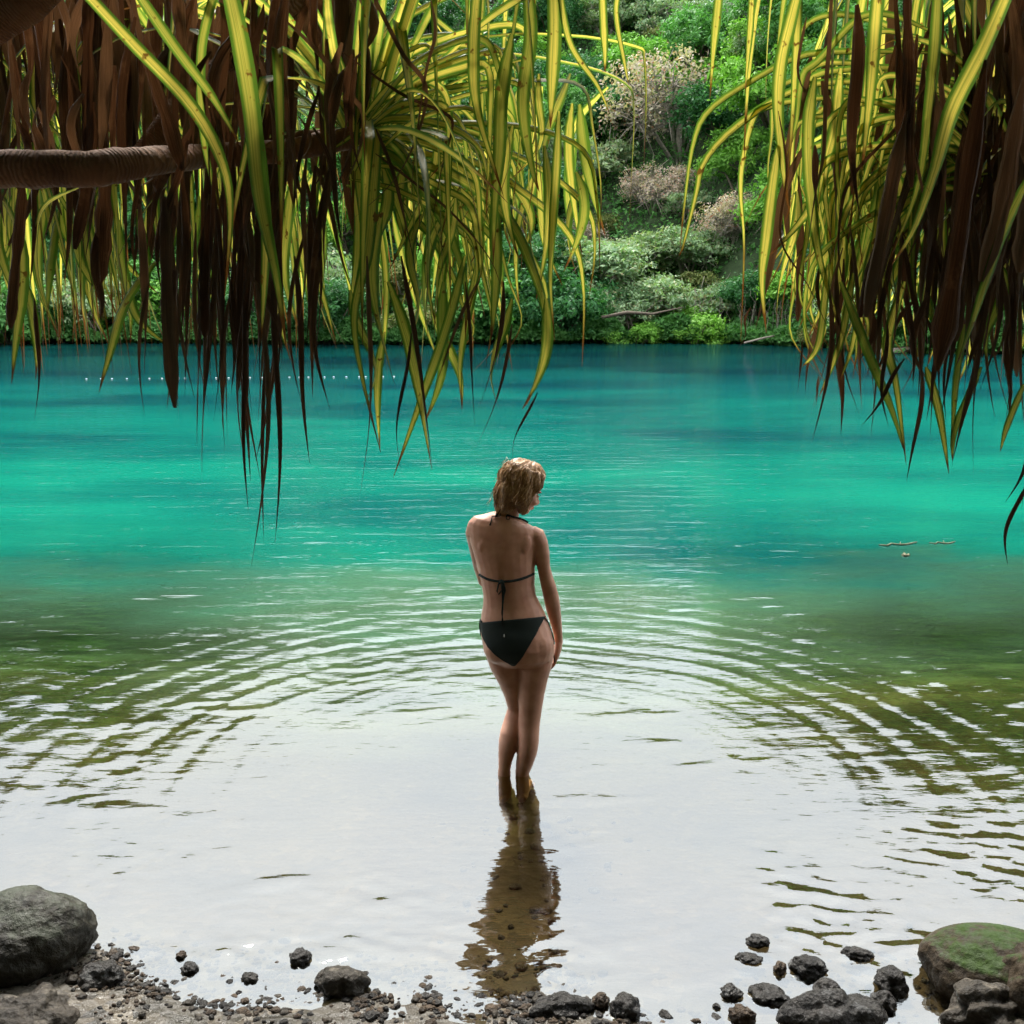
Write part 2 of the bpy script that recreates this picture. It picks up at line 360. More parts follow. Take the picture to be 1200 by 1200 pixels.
# ------------------------------------------------------------ rocks
def rock_mesh(size, seed, sub=5, rough=.22, flat=.0, freq=1.5):
    bm=bmesh.new(); bmesh.ops.create_icosphere(bm,subdivisions=sub,radius=1)
    o=Vector((seed*3.7,seed*1.3,-seed))
    for v in bm.verts:
        d=v.co.normalized()
        r=1+rough*noise.fractal(d*freq+o,1.0,2.0,2)*1.3+.045*noise.fractal(d*5+o,1.0,2.1,4)
        # facets
        cell=noise.cell_vector(d*1.0+o)
        r=min(r,1.0+rough*.55)
        p=d*r
        v.co=Vector((p.x*size[0],p.y*size[1],p.z*size[2]))
    return bm
def add_rock(px,py,Y,size,seed,mat,label,rotz=0,z=None,group=None,name='stone',**k):
    bm=rock_mesh(size,seed,**k); me=bpy.data.meshes.new(name); bm.to_mesh(me); bm.free()
    me.polygons.foreach_set('use_smooth',[True]*len(me.polygons)); me.materials.append(mat)
    o=bpy.data.objects.new(name,me); C.objects.link(o)
    o.location=P(px,py,Y) if z is None else PZ(px,py,z); o.rotation_euler=(0,0,rotz)
    return tag(o,label,'rock' if name=='boulder' else 'stone',group)
RK_GREY=mat_rock('olive_boulder',(.018,.016,.011),(.055,.048,.032),moss=(.045,.050,.034),rough=.5,scale=5,pale=(.13,.13,.11))
RK_MOSS=mat_rock('mossy_boulder',(.035,.025,.014),(.095,.066,.040),moss=(.024,.048,.007),rough=.75,scale=5)
RK_WET=mat_rock('wet_basalt',(.020,.018,.017),(.075,.068,.062),rough=.32,scale=9,pale=(.17,.17,.17))
RK_BRN=mat_rock('brown_stone',(.05,.034,.022),(.15,.105,.07),rough=.42,scale=10)
RK_DRY=mat_rock('pitted_stone',(.035,.029,.022),(.11,.092,.072),rough=.45,scale=8,pale=(.22,.19,.15))
S='stones lying in the shallows'
def big(px,py,z,size,seed,mat,label,rz=0,**k):
    o=add_rock(px,py,0,size,seed,mat,label,rz,z=z,name='boulder',**k); return o
big(20,1102,.09,(.25,.20,.150),3,RK_GREY,'large smooth olive boulder with a dark shaded face at the left of the shore',.2,rough=.13,freq=1.0)
big(34,1200,.03,(.13,.12,.09),8,RK_DRY,'rough pitted grey-green rock below the large olive boulder',0,rough=.3)
big(118,1145,.02,(.07,.06,.05),12,RK_WET,'dark rounded stone tucked against the right side of the olive boulder')
big(1178,1142,.05,(.26,.19,.125),5,RK_MOSS,'large brown boulder with green moss on top at the right of the shore',-.35,rough=.10,freq=1.0)
big(1222,1158,.10,(.13,.12,.13),16,RK_MOSS,'steep dark boulder with a yellow-green edge in front of the mossy brown one',.4,rough=.2)
big(1172,1188,.03,(.17,.10,.10),22,RK_DRY,'knobbly dark rock in front of the two mossy boulders',.1,rough=.35)
big(975,1196,.01,(.15,.085,.075),27,RK_WET,'wide black wet rock at the bottom edge right of centre',.1,rough=.35)
big(969,1166,.02,(.045,.05,.045),31,RK_WET,'small black stone perched at the back of the wide wet rock')
sts=[(402,1152,.105,.065,.05,RK_DRY,'broken dark rock with a pale face among the gravel'),
 (352,1122,.045,.035,.025,RK_WET,'dark crusty stone at the water edge left of the broken pale rock'),
 (655,1180,.125,.05,.032,RK_WET,'long flat grey-green stone at the foot of the woman reflection'),
 (704,1174,.032,.028,.025,RK_BRN,'small brown pebble right of the long flat stone'),
 (733,1181,.055,.045,.038,RK_WET,'round dark stone right of the small brown pebble'),
 (857,1163,.042,.032,.022,RK_WET,'small black stone leaning to the right, alone in the white water'),
 (901,1166,.075,.042,.022,RK_WET,'flat leaf-shaped grey stone beside the small leaning one'),
 (946,1133,.075,.045,.032,RK_WET,'rough oblong black stone slanting above the flat grey ones'),
 (914,1135,.024,.026,.022,RK_BRN,'tiny upright brown stone left of the rough oblong one'),
 (888,1103,.048,.03,.020,RK_WET,'low black stone farthest out in the chopped water'),
 (878,1123,.052,.03,.012,RK_WET,'thin nearly sunken slab below the low black stone'),
 (1044,1151,.062,.058,.045,RK_WET,'rounded coarse dark stone near the big mossy boulder'),
 (1036,1176,.05,.04,.035,RK_WET,'black stone just below the rounded coarse one'),
 (1005,1118,.06,.03,.018,RK_WET,'grey low stone beside the brown sand patch'),
 (222,1135,.034,.026,.018,RK_WET,'oval grey pebble in the thin water left of centre'),
 (212,1120,.022,.018,.014,RK_BRN,'tan pebble just behind the oval grey one'),
 (292,1146,.034,.022,.014,RK_WET,'low dark pebble between the oval grey one and the broken rock'),
 (870,1190,.05,.03,.03,RK_BRN,'brown pointed stone at the bottom edge under the flat grey stone'),
 (840,1180,.015,.012,.01,RK_WET,'tiny black pebble under the small leaning stone'),
 (632,1172,.03,.025,.02,RK_DRY,'small mottled stone at the left tip of the long flat one')]
for i,(px,py,a,b,c,m,lab) in enumerate(sts):
    o=add_rock(px,py,0,(a*.82,b,c),40+i*5,m,lab,random.Random(i).uniform(-.5,.2),z=c*.25,group=S,rough=.3,sub=4)
    if 'slanting' in lab or 'leaf-shaped' in lab: o.rotation_euler[2]=-.45
# pale broken face of the broken rock
rr=random.Random(5)
def gravel():
    V=[];F=[];MI=[]
    tmpl=[]
    for s in range(6):
        bm=bmesh.new(); bmesh.ops.create_icosphere(bm,subdivisions=2,radius=1)
        for v in bm.verts:
            v.co*= 1+.35*noise.noise(v.co*1.4+Vector((s*5,0,0)))
        tmpl.append(([v.co.copy() for v in bm.verts],[tuple(x.index for x in f.verts) for f in bm.faces])); bm.free()
    def put(x,y,s,mi):
        vs,fs=tmpl[rr.randrange(6)]; b=len(V); a=rr.uniform(0,6.28); sx,sy,sz=s*rr.uniform(.7,1.3),s*rr.uniform(.6,1.1),s*rr.uniform(.4,.8)
        z=bedz(x,y)+sz*rr.uniform(-.1,.4)
        ca,sa=math.cos(a),math.sin(a)
        for q in vs:
            X,Y,Z=q.x*sx,q.y*sy,q.z*sz; V.append((x+X*ca-Y*sa,y+X*sa+Y*ca,z+Z))
        for g in fs: F.append(tuple(b+i for i in g)); MI.append(mi)
    n=0
    while n<2600:
        px=rr.uniform(-20,1220)
        if rr.random()<.62: px=rr.uniform(60,700)
        if px<700: py=rr.gauss(1172-(.05*(700-px)),24)
        elif px<860: py=rr.uniform(1180,1215)
        else: py=rr.gauss(1150,32)
        if py<1060 or py>1230: continue
        cl=noise.noise(Vector((px*.018,py*.03,9)))
        if cl<-.12 and rr.random()<.8: continue
        p=PZ(px,py,0)
        s=min(.03,.0035+abs(rr.gauss(0,.0065))); put(p.x,p.y,s,rr.choice([0,0,1,1,2])); n+=1
    # sunken pebbles farther out
    for _ in range(0):
        x=rr.uniform(-2.6,2.6); y=rr.uniform(3.1,5.6); put(x,y,rr.uniform(.006,.02),rr.choice([0,1,1]))
    for _ in range(120):
        x=rr.gauss(.1,.18); y=rr.uniform(3.0,4.4); put(x,y,rr.choice([.006,.008,.012,.022])*rr.uniform(.7,1.2),rr.choice([0,1,1]))
    return V,F,MI
V,F,MI=gravel()
tag(mesh('gravel',V,F,None,mats=[RK_WET,RK_BRN,RK_DRY],midx=MI),'dark wet gravel and pebbles scattered along the water edge','gravel',kind='stuff')

# ------------------------------------------------------------ trees on the far hillside
rt=random.Random(11)
def crown_mesh(name, mat, seed, rad, lobes, nleaf, leaf, squash=.75, droop=0, gap=.25):
    g=np.random.default_rng(seed); r=random.Random(seed)
    L=[]
    for i in range(lobes):
        a=r.uniform(0,6.28); rr_=rad*math.sqrt(r.random())*.75; zz=r.uniform(-.4,.55)*rad*squash
        s=rad*r.uniform(.26,.46); L.append((math.cos(a)*rr_,math.sin(a)*rr_,zz,s))
    cen=np.array([l[:3] for l in L]); sz=np.array([l[3] for l in L])
    w=sz**2; w/=w.sum(); idx=g.choice(lobes,nleaf,p=w)
    d=g.normal(size=(nleaf,3)); d/=np.linalg.norm(d,axis=1)[:,None]
    d[:,2]=np.where(d[:,2]<-.35,-d[:,2],d[:,2])
    # tufts: concentrate leaves round twig ends
    tuft=g.normal(size=(lobes,26,3)); tuft/=np.linalg.norm(tuft,axis=2)[:,:,None]
    tuft[:,:,2]=np.where(tuft[:,:,2]<-.3,-tuft[:,:,2],tuft[:,:,2])
    tk=g.integers(0,26,nleaf); tc=tuft[idx,tk]
    d=tc+g.normal(size=(nleaf,3))*.17
    rr2=sz[idx]*(.80+.32*g.random(nleaf)+.12*np.sin(tk*1.7))
    p=cen[idx]+d*rr2[:,None]*np.array([1,1,squash])
    if droop: p[:,2]-=droop*np.abs(g.normal(size=nleaf))*(rr2)
    nrm=d*.7+g.normal(size=(nleaf,3))*.75+np.array([0,0,.45]); nrm/=np.linalg.norm(nrm,axis=1)[:,None]
    t=np.cross(nrm,g.normal(size=(nleaf,3))); t/=np.linalg.norm(t,axis=1)[:,None]; b=np.cross(nrm,t)
    s=leaf*(.6+.8*g.random(nleaf)); 
    q=np.stack([p-t*s[:,None], p+b*(s*.42)[:,None]+nrm*(s*.12)[:,None], p+t*s[:,None], p-b*(s*.42)[:,None]+nrm*(s*.12)[:,None]],1).reshape(-1,3)
    me=bpy.data.meshes.new(name); nv=len(q)
    me.vertices.add(nv); me.vertices.foreach_set('co',q.astype(np.float32).ravel())
    me.loops.add(nv); me.loops.foreach_set('vertex_index',np.arange(nv,dtype=np.int32))
    me.polygons.add(nv//4); me.polygons.foreach_set('loop_start',np.arange(0,nv,4,dtype=np.int32)); me.polygons.foreach_set('loop_total',np.full(nv//4,4,dtype=np.int32))
    me.update(calc_edges=True); me.materials.append(mat)
    return me,L
BARK=mat_simple('tree_bark',(.10,.08,.06),.85,.4,6,.6,.03)
PALEB=mat_simple('pale_bark',(.26,.23,.19),.8,.3,6,.5,.02)
def trunk_mesh(name, mat, L, rad, h, seed, tw=.16, twigs=0):
    r=random.Random(seed); mb=MB()
    top=Vector((r.uniform(-.4,.4),r.uniform(-.4,.4),-.1*rad))
    base=Vector((r.uniform(-.5,.5),0,-h))
    mid=(top+base)/2+Vector((r.uniform(-.4,.4),r.uniform(-.4,.4),0))
    mb.tube([base,mid,top],[tw*1.3,tw,tw*.7],7)
    for (x,y,z,s) in L:
        e=Vector((x,y,z)); m=(top+e)/2+Vector((r.uniform(-.3,.3),r.uniform(-.3,.3),-.15*rad))
        mb.tube([top if r.random()<.6 else mid,m,e],[tw*.55,tw*.35,tw*.15],5)
        for k in range(twigs):
            d=Vector((r.gauss(0,1),r.gauss(0,1),r.gauss(.3,1))).normalized()*s*r.uniform(.8,1.5)
            q=m.lerp(e,r.random()); mb.tube([q,q+d*.5+Vector((0,0,.1)),q+d],[.035,.024,.008],4)
    me=bpy.data.meshes.new(name); me.from_pydata([tuple(v) for v in mb.v],[],mb.f)
    me.polygons.foreach_set('use_smooth',[True]*len(me.polygons)); me.materials.append(mat); return me
F_DK=mat_foliage('dark_foliage',(.016,.065,.030),(.065,.19,.06))
F_MD=mat_foliage('mid_foliage',(.045,.14,.045),(.14,.32,.085))
F_LM=mat_foliage('lime_foliage',(.085,.22,.035),(.22,.42,.07))
F_SG=mat_foliage('sage_foliage',(.11,.20,.11),(.33,.42,.24),accent=(.32,.17,.09),afac=.5)
F_PK=mat_foliage('sparse_pink_foliage',(.38,.30,.25),(.52,.43,.37),accent=(.40,.12,.08),afac=.8)
F_OL=mat_foliage('olive_foliage',(.08,.11,.03),(.19,.22,.08),accent=(.30,.22,.10),afac=.5)
kinds=[]
def kind(desc,mat,bark,n,rad,lobes,nl,leaf,h,**k):
    tw=k.pop('twigs',0); out=[]
    for i in range(n):
        s=len(kinds)*10+i+3
        me,L=crown_mesh('crown',mat,s,rad,lobes,nl,leaf,**k)
        tm=trunk_mesh('trunk',bark,L,rad,h,s,twigs=tw)
        out.append((me,tm))
    kinds.append((desc,out,rad,h))
kind('dense dark-green rounded tree',F_DK,BARK,3,3.3,12,9500,.125,5.0)
kind('mid-green leafy tree',F_MD,BARK,3,3.0,12,9500,.125,5.0)
kind('bright lime-green bushy tree',F_LM,BARK,2,2.6,10,7500,.12,4.0)
kind('pale sage-green spreading tree',F_SG,PALEB,3,3.2,15,7500,.12,4.5,squash=.5,twigs=5)
kind('sparse pinkish-grey tree with bare twigs',F_PK,PALEB,2,3.4,16,4200,.10,5.0,squash=.65,twigs=16)
kind('olive shrub-like tree with tan tips',F_OL,PALEB,2,2.4,9,6000,.11,3.2,squash=.65)
placed=[]
def pixel_of(p):
    d=p-CAM; X=d.x; Yf=d.y*CP-d.z*SP; Z=d.y*SP+d.z*CP
    return 600+1200*X/Yf, 600-1200*Z/Yf
trees=[]
def put_tree(ki,x,y,zoff=0,s=1,lab=None):
    trees.append((ki,x,y,zoff,s,lab))
# hand placed characteristic trees (photo x, photo y, depth)
def at_hill(px,py,guess=66):
    # march the sight line down to the slope
    d=ray(px,py); t=40
    while t<150:
        p=CAM+d*t
        if p.y>shoreF(p.x)-1 and p.z<hillz(p.x,p.y)+2.5: return p
        t+=.4
    return CAM+d*100
special=[(4,785,150,1.75,'pinkish-grey tree with red-tipped bare twigs high on the slope between the palms'),
 (4,770,215,.85,'bare-twigged greyish tree just below the red-tipped one on the slope'),
 (4,680,275,.8,'small brownish bare-twigged tree left of centre behind the hanging striped leaves'),
 (4,860,255,.9,'tangle of pale leafless branches on the dark slope under the lime-green trees'),
 (2,910,110,1.5,'bright lime-green broad tree high on the slope right of the red-tipped tree'),
 (2,880,60,1.3,'yellow-green tree with a flat top above the broad lime-green one'),
 (2,935,240,1.3,'lime-green tree halfway down the slope behind the right palm'),
 (2,950,330,1.1,'lime-green tree low on the slope above the hanging roots'),
 (0,690,150,1.2,'very dark green tree left of the red-tipped bare tree'),
 (0,750,20,1.3,'dark green tree at the top of the gap between the palms'),
 (3,740,300,1.2,'pale sage-green tree spreading in the middle of the gap'),
 (3,800,345,1.15,'pale sage-green tree leaning over the lagoon in the gap between the palms'),
 (3,720,345,1.0,'sage-green tree at the water left of the leaning pale one'),
 (3,800,290,1.1,'sage-green tree with brown flecks above the leaning pale one'),
 (5,840,320,.9,'tan-tipped olive shrub right of the leaning pale tree'),
 (0,890,335,.8,'dark tree whose shade hides the bank behind the hanging roots')]
spp=[]
for (ki,px,py,s,lab) in special:
    p=at_hill(px,py); spp.append((p.x,p.y)); put_tree(ki,p.x,p.y,0,s,lab)
    if s>1.7: spp+= [(p.x+2,p.y-1.5),(p.x-2,p.y-1.5),(p.x,p.y-3),(p.x+2.2,p.y+1.5),(p.x-2.2,p.y+1.5)]
row=0; gy=0
t=1.0
rows=[]
while t<50:
    xs_=-0.62*(64+t)-4
    line=[]
    while xs_<0.62*(64+t)+4:
        x=xs_+rt.uniform(-1.2,1.2); y=shoreF(x)+t+rt.uniform(-1.1,1.1)
        if all((x-a)**2+(y-b)**2>4 for a,b in spp):
            w=noise.noise(Vector((x*.07,y*.07,4)))
            pxx,_=pixel_of(Vector((x,y,hillz(x,y)+3)))
            if t<4: ki=rt.choices([0,1,3,5,2],[3,3,2.5,1,1])[0]
            elif 640<pxx<860 and 12>t: ki=rt.choices([3,5,1],[5,2,2])[0]
            elif pxx>860: ki=rt.choices([2,1,0],[4,3,2])[0]
            else: ki=rt.choices([0,1,2,3,5],[3.5,4,1.2,1.5,.8])[0]
            line.append((x,y,ki))
        xs_+=4.2+t*.045
    rows.append(line); t+=3.5+t*.03
def ordinal(n):
    o=['first','second','third','fourth','fifth','sixth','seventh','eighth','ninth','tenth','eleventh','twelfth','thirteenth','fourteenth','fifteenth','sixteenth','seventeenth','eighteenth','nineteenth','twentieth','twenty-first','twenty-second','twenty-third','twenty-fourth']
    return o[n] if n<len(o) else 'rightmost'
rown=['at the water edge','in the second row up','in the third row up','in the fourth row up','in the fifth row up','in the sixth row up','in the seventh row up','in the eighth row up','in the ninth row up','in the tenth row up','in the top row']
seen={}
for ri,line in enumerate(rows):
    line.sort(key=lambda q:q[0])
    vis=[(q,abs(q[0])/q[1]<.52) for q in line]
    k=0
    for (x,y,ki),inv in vis:
        d=kinds[ki][0]
        if inv: lab='%s %s, %s from the left'%(d,rown[min(ri,10)],ordinal(k)); k+=1
        else: lab='%s %s beyond the picture edge'%(d,rown[min(ri,10)])
        put_tree(ki,x,y,0,rt.uniform(.95,1.45),lab)
fillers=0
for py in range(10,392,30):
    for px in range(640,1130,34):
        p=at_hill(px+rt.uniform(-12,12),py+rt.uniform(-9,9))
        if p.y>140 or any((p.x-q[1])**2+(p.y-q[2])**2<(16 if q[4]>1.7 else 5.3) for q in trees): continue
        ki=rt.choices([3,5,1,2],[3,1.5,3,2 if px>850 else .6])[0]; fillers+=1
        put_tree(ki,p.x,p.y,0,rt.uniform(.6,.85),'FILL|'+('lower slope' if py>270 else 'middle slope' if py>140 else 'upper slope'))
cnt={}
for q in sorted([q for q in range(len(trees)) if trees[q][5].startswith('FILL')],key=lambda q:trees[q][1]/trees[q][2]):
    t_=trees[q]; nm={3:'sage-green shrub',5:'olive shrub',1:'mid-green bush',2:'lime-green bush'}[t_[0]]; part=t_[5][5:]
    k=cnt.get((nm,part),0); cnt[(nm,part)]=k+1
    trees[q]=t_[:5]+('small %s between taller trees on the %s, %s from the left'%(nm,part,ordinal(k)),)
for (ki,x,y,zo,s,lab) in trees:
    desc,var,rad,h=kinds[ki]
    me,tm=var[rt.randrange(len(var))]
    z=hillz(x,y)
    hh=h*s*.42
    if y-shoreF(x)<3: hh=rad*s*.5
    e=empty('tree',(x,y,z),lab,'tree','trees on the far hillside')
    a=rt.uniform(0,6.28)
    for nm,m in (('crown',me),('trunk',tm)):
        o=bpy.data.objects.new(nm,m); C.objects.link(o); o.parent=e
        o.location=(0,0,hh); o.scale=(s,s,s*rt.uniform(.9,1.15)); o.rotation_euler=(0,0,a)
# undergrowth along the slope and waterline
def scatter_under():
    g=np.random.default_rng(5); N=300000
    x=g.uniform(-62,62,N); t=g.random(N)**1.3*50; 
    low=g.random(N)<.34; t[low]=g.random(low.sum())**2*2.4-.9
    q=[]; 
    for i in range(N):
        xx=x[i]; yy=shoreF(xx)+t[i]
        if abs(xx)/yy>.56: continue
        z=hillz(xx,yy)
        hgt=(.4+2.4*max(0,noise.noise(Vector((xx*.45,yy*.45,2)))+.25))*(g.random()**.7)
        if t[i]<0: z=max(z,0)+.05
        q.append((xx,yy,z+hgt+ (0.2 if t[i]<1.5 else 0)))
    p=np.array(q); n=len(p)
    nrm=g.normal(size=(n,3))*.8+np.array([0,-.4,.6]); nrm/=np.linalg.norm(nrm,axis=1)[:,None]
    tt=np.cross(nrm,g.normal(size=(n,3))); tt/=np.linalg.norm(tt,axis=1)[:,None]; b=np.cross(nrm,tt)
    s=.16*(.6+.9*g.random(n))[:,None]
    V=np.stack([p-tt*s,p+b*s*.45,p+tt*s,p-b*s*.45],1).reshape(-1,3)
    me=bpy.data.meshes.new('undergrowth'); nv=len(V)
    me.vertices.add(nv); me.vertices.foreach_set('co',V.astype(np.float32).ravel())
    me.loops.add(nv); me.loops.foreach_set('vertex_index',np.arange(nv,dtype=np.int32))
    me.polygons.add(nv//4); me.polygons.foreach_set('loop_start',np.arange(0,nv,4,dtype=np.int32)); me.polygons.foreach_set('loop_total',np.full(nv//4,4,dtype=np.int32))
    me.update(calc_edges=True); me.materials.append(F_MD)
    o=bpy.data.objects.new('undergrowth',me); C.objects.link(o)
    tag(o,'low green ground cover between the trees on the far hillside','undergrowth',kind='stuff')
scatter_under()
# hanging roots at the dark bank on the right, logs, float line, twigs
mb=MB(); r=random.Random(3)
for i in range(46):
    px=r.uniform(790,960) if r.random()<.35 else r.gauss(905,25); 
    x=(px-600)/1200*62; y=shoreF(x)+r.uniform(-.6,1.0); zt=r.uniform(2,4.2); zb=r.uniform(.1,1.6)
    pts=[Vector((x+r.uniform(-.3,.3)*(1-j/5),y,zt+(zb-zt)*j/5)) for j in range(6)]
    mb.tube(pts,[.014]*5+[.008],5)
tag(mb.build('hanging_roots',PALEB),'thin pale aerial roots hanging over the dark bank behind the right palm','roots',kind='stuff')
def log(pts,rads,label,mat=PALEB,name='fallen_log'):
    mb=MB(); mb.tube(pts,rads,8)
    a=Vector(pts[0]).lerp(Vector(pts[-1]),.55); mb.tube([a,a+Vector((.5,-.2,.5))],[rads[0]*.5,.01],6)
    tag(mb.build(name,mat),label,'log')
log([P(1030,412,50.5),P(1055,411,50.3),P(1078,405,50.8)],[.14,.16,.08],'pale driftwood log lying at the water edge on the right bank')
log([P(705,372,62.2),P(735,366,62),P(765,368,62.1),P(800,360,62.4)],[.09,.10,.07,.03],'brown horizontal limb reaching out under the leaning sage-green tree',BARK,'fallen_limb')
log([P(872,402,61),P(895,396,60.6),P(925,390,61)],[.06,.06,.03],'thin pale branch slanting out over the water by the hanging roots',PALEB,'fallen_limb')
WHITE=mat_simple('white_float',(.8,.8,.78),.5,.05)
fl=empty('float_line',P(280,444,40),'row of small white floats on a rope across the lagoon at the left','float line')
mb=MB(); a=PZ(100,444); b=PZ(470,441); mb.tube([a.lerp(b,i/20)+Vector((0,0,-.012)) for i in range(21)],.012,5); mb.build('rope',mat_simple('rope',(.15,.17,.15)),fl)
mb=MB()
for i in range(26):
    p=a.lerp(b,(i+.6*r.random())/26)
    mb=MB(); mb.ellipsoid(p,Vector((.034,0,0)),Vector((0,.02,0)),Vector((0,0,.010)),10,6); mb.build('float',WHITE,fl)
TW=mat_simple('twig_bark',(.12,.12,.07),.8,.3,20)
def twig(a,b,rad,label):
    p=PZ(*a); q=PZ(*b); mb=MB(); n=7
    pts=[p.lerp(q,i/(n-1))+Vector((0,random.Random(i).uniform(-.04,.04),.004+random.Random(i+9).uniform(0,.008))) for i in range(n)]
    mb.tube(pts,[rad*.5]+[rad]*(n-2)+[rad*.4],6); mb.tube([pts[3],pts[3]+(q-p)*.12+Vector((0,.1,.004))],[rad*.7,rad*.3],5)
    tag(mb.build('floating_twig',TW),label,'twig','twigs drifting on the lagoon')
twig((1031,640),(1076,637),.009,'longer drifting twig with a fork, left of the pair on the green water')
twig((1090,637.5),(1121,636.5),.007,'thin straight drifting twig, right of the forked one')
twig((1058,652),(1066,651),.012,'short stub of twig floating just below the forked one')

# unseen tree added to shade shore and woman; leaf roof above the viewer
st=empty('unseen_shade_tree',(-4.5,-3.6,1.0),'unseen leafy tree added on the near bank to shade the shore','tree')
mb=MB(); mb.tube([(-4.5,-3.6,.5),(-4.3,-3.2,3),(-3.4,-2,5.6),(-1,0,6.8),(2.5,.8,7.2)],[.4,.33,.26,.18,.08],10); mb.tube([(-3.9,-2.6,4.6),(-6,.5,6.3),(-7,1.5,6.6)],[.2,.12,.05],8); mb.tube([(-1,0,6.8),(4,-2,7.2),(7,-1,7)],[.15,.1,.05],8)
mb.build('trunk',BARK,st)
g=np.random.default_rng(9); n=90000
p=np.stack([g.uniform(-10,10,n),g.uniform(-8,3.9,n),g.uniform(5.2,8.2,n)],1); p[:,2]+=.35*np.sin(p[:,0]*1.3)*np.cos(p[:,1]*1.1)-.03*p[:,0]**2*.4
nrm=g.normal(size=(n,3))+np.array([0,0,.8]); nrm/=np.linalg.norm(nrm,axis=1)[:,None]
tt=np.cross(nrm,g.normal(size=(n,3))); tt/=np.linalg.norm(tt,axis=1)[:,None]; bb=np.cross(nrm,tt); s=.14*(.6+.8*g.random(n))[:,None]
Vv=np.stack([p-tt*s,p+bb*s*.5,p+tt*s,p-bb*s*.5],1).reshape(-1,3)
mesh('crown',Vv.tolist(),[(i,i+1,i+2,i+3) for i in range(0,4*n,4)],F_DK,st,smoothf=False)

# ------------------------------------------------------------ pandanus palms
class Leaves:
    def __init__(s): s.v=[]; s.f=[]; s.uv=[]; s.id=0
    def ribbon(s, pts, w0, twist0=0, twist1=0, prof=None, fold=.22, side=None, blunt=False, r=None, start=.75, pleat=False):
        N=len(pts); base=len(s.v); s.id+=1
        if pleat: w0*=.8
        cols=((-.5,0),(-.27,.8),(.02,-.25),(.25,.9),(.5,.1)) if pleat else ((-.5,0),(0,1),(.5,0)); nc=len(cols)
        T=(pts[1]-pts[0]).normalized()
        S=side if side is not None else T.cross(Vector((0,0,1)))
        if S.length<.05: S=Vector((1,0,0))
        S=(S-T*S.dot(T)).normalized()
        for i,p in enumerate(pts):
            t=i/(N-1)
            T=(pts[min(i+1,N-1)]-pts[max(i-1,0)]).normalized()
            S=(S-T*S.dot(T)).normalized(); Nn=T.cross(S)
            a=twist0+(twist1-twist0)*smooth(.25,.8,t)
            s2=S*math.cos(a)+Nn*math.sin(a); n2=T.cross(s2)
            if prof: w=w0*prof(t)
            else: w=w0*(min(1,start+t*(4 if start<.5 else 1.2)) if t<.45 else max(.035,1-((t-.45)/.55)**1.25))
            wr=1+ (.12*math.sin(t*23+s.id) if blunt else 0)+.10*noise.noise(Vector((t*9,s.id*3.1,0)))
            for k,(u,fo) in enumerate(cols):
                off=n2*(w*fold*fo)
                s.v.append(p+s2*(w*u*wr)+off); s.uv.append((s.id+.02+.96*(u+.5), t))
        for i in range(N-1):
            for k in range(nc-1):
                a=base+i*nc+k; s.f.append((a,a+1,a+nc+1,a+nc))
    def build(s,name,mat,parent): return mesh(name,s.v,s.f,mat,parent,uvs=s.uv)
def grow(start, d0, L, r, droop=1.6, kink=None, n=18, side_drift=.05):
    d=d0.normalized(); p=start.copy(); pts=[p.copy()]; st_=L/n; kinked=False
    dr=Vector((r.gauss(0,side_drift),r.gauss(0,side_drift),0))
    for i in range(n):
        t=(i+1)/n
        d=(d+Vector((0,0,-1))*droop*st_*(.35+1.5*t)+dr*.3).normalized()
        if kink and t>kink and not kinked:
            d=(d*.22+Vector((r.gauss(0,.10),r.gauss(0,.10),-1))).normalized(); kinked=True
        p=p+d*st_; pts.append(p.copy())
    return pts
def lowlim(px):
    if px<400: return 440
    if px<660: return 480-.1*(px-400)
    if px<880: return 330
    return 420+.25*(px-880)
def clear(pts):        # keep the view over the lagoon open between the two palms
    for p in pts:
        if p.y<1.2: continue
        x,y=pixel_of(p)
        if 655<x<868 and -40<y<1200: return False
        if 560<x<=655 and y>330 and noise.random()>.3: return False
        if y>lowlim(x): return False
        if x<180 and 150<y<225 and p.y<2.8: return False
    return True
def crown_live(LV, c, n, r, az=(-180,180), el=(-10,70), L=(1.0,1.5), w=(.020,.036), kink=(.4,.7), pk=.6, droop=1.3):
    for i in range(n):
        a=R(r.uniform(*az)); e=R(r.uniform(*el))
        d=Vector((math.cos(a)*math.cos(e),math.sin(a)*math.cos(e),math.sin(e)))
        k=r.uniform(*kink) if r.random()<pk else None
        pts=grow(c+d*.05+Vector((r.uniform(-.04,.04),r.uniform(-.04,.04),r.uniform(-.05,.05))),d,r.uniform(*L),r,droop=droop*r.uniform(.6,1.5),kink=k)
        if clear(pts): LV.ribbon(pts,r.uniform(*w),r.uniform(-.3,.3),r.uniform(-1.6,1.6))
DEADMODE=[False]
def hang(LV, px0,py0,px1,py1,Y,w,r,blunt=False,sway=.03,n=14,tw=None,fold=.25,Y1=None,side=None):
    a=P(px0,py0,Y); b=P(px1,py1,Y if Y1 is None else Y1); pts=[]
    o=Vector((r.gauss(0,sway),r.gauss(0,sway),0)); o2=Vector((r.gauss(0,sway*.4),r.gauss(0,sway*.4),0))
    for i in range(n+1):
        t=i/n; pts.append(a.lerp(b,t)+o*math.sin(math.pi*t)*.7+o2*math.sin(2.2*math.pi*t)*.4)
    ph=r.uniform(0,6); prof=(lambda t:min(1,.2+t*5)*(.7+.35*t+.12*math.sin(t*9+ph)) if t<.9 else .9*(1-(t-.9)*7)) if blunt else None
    s=side if side is not None else Vector((1,r.uniform(-.5,.5),0))
    LV.ribbon(pts,w,0,r.uniform(-1.3,1.3) if tw is None else tw,prof,fold,s,blunt,start=.75 if blunt else .3,pleat=DEADMODE[0])
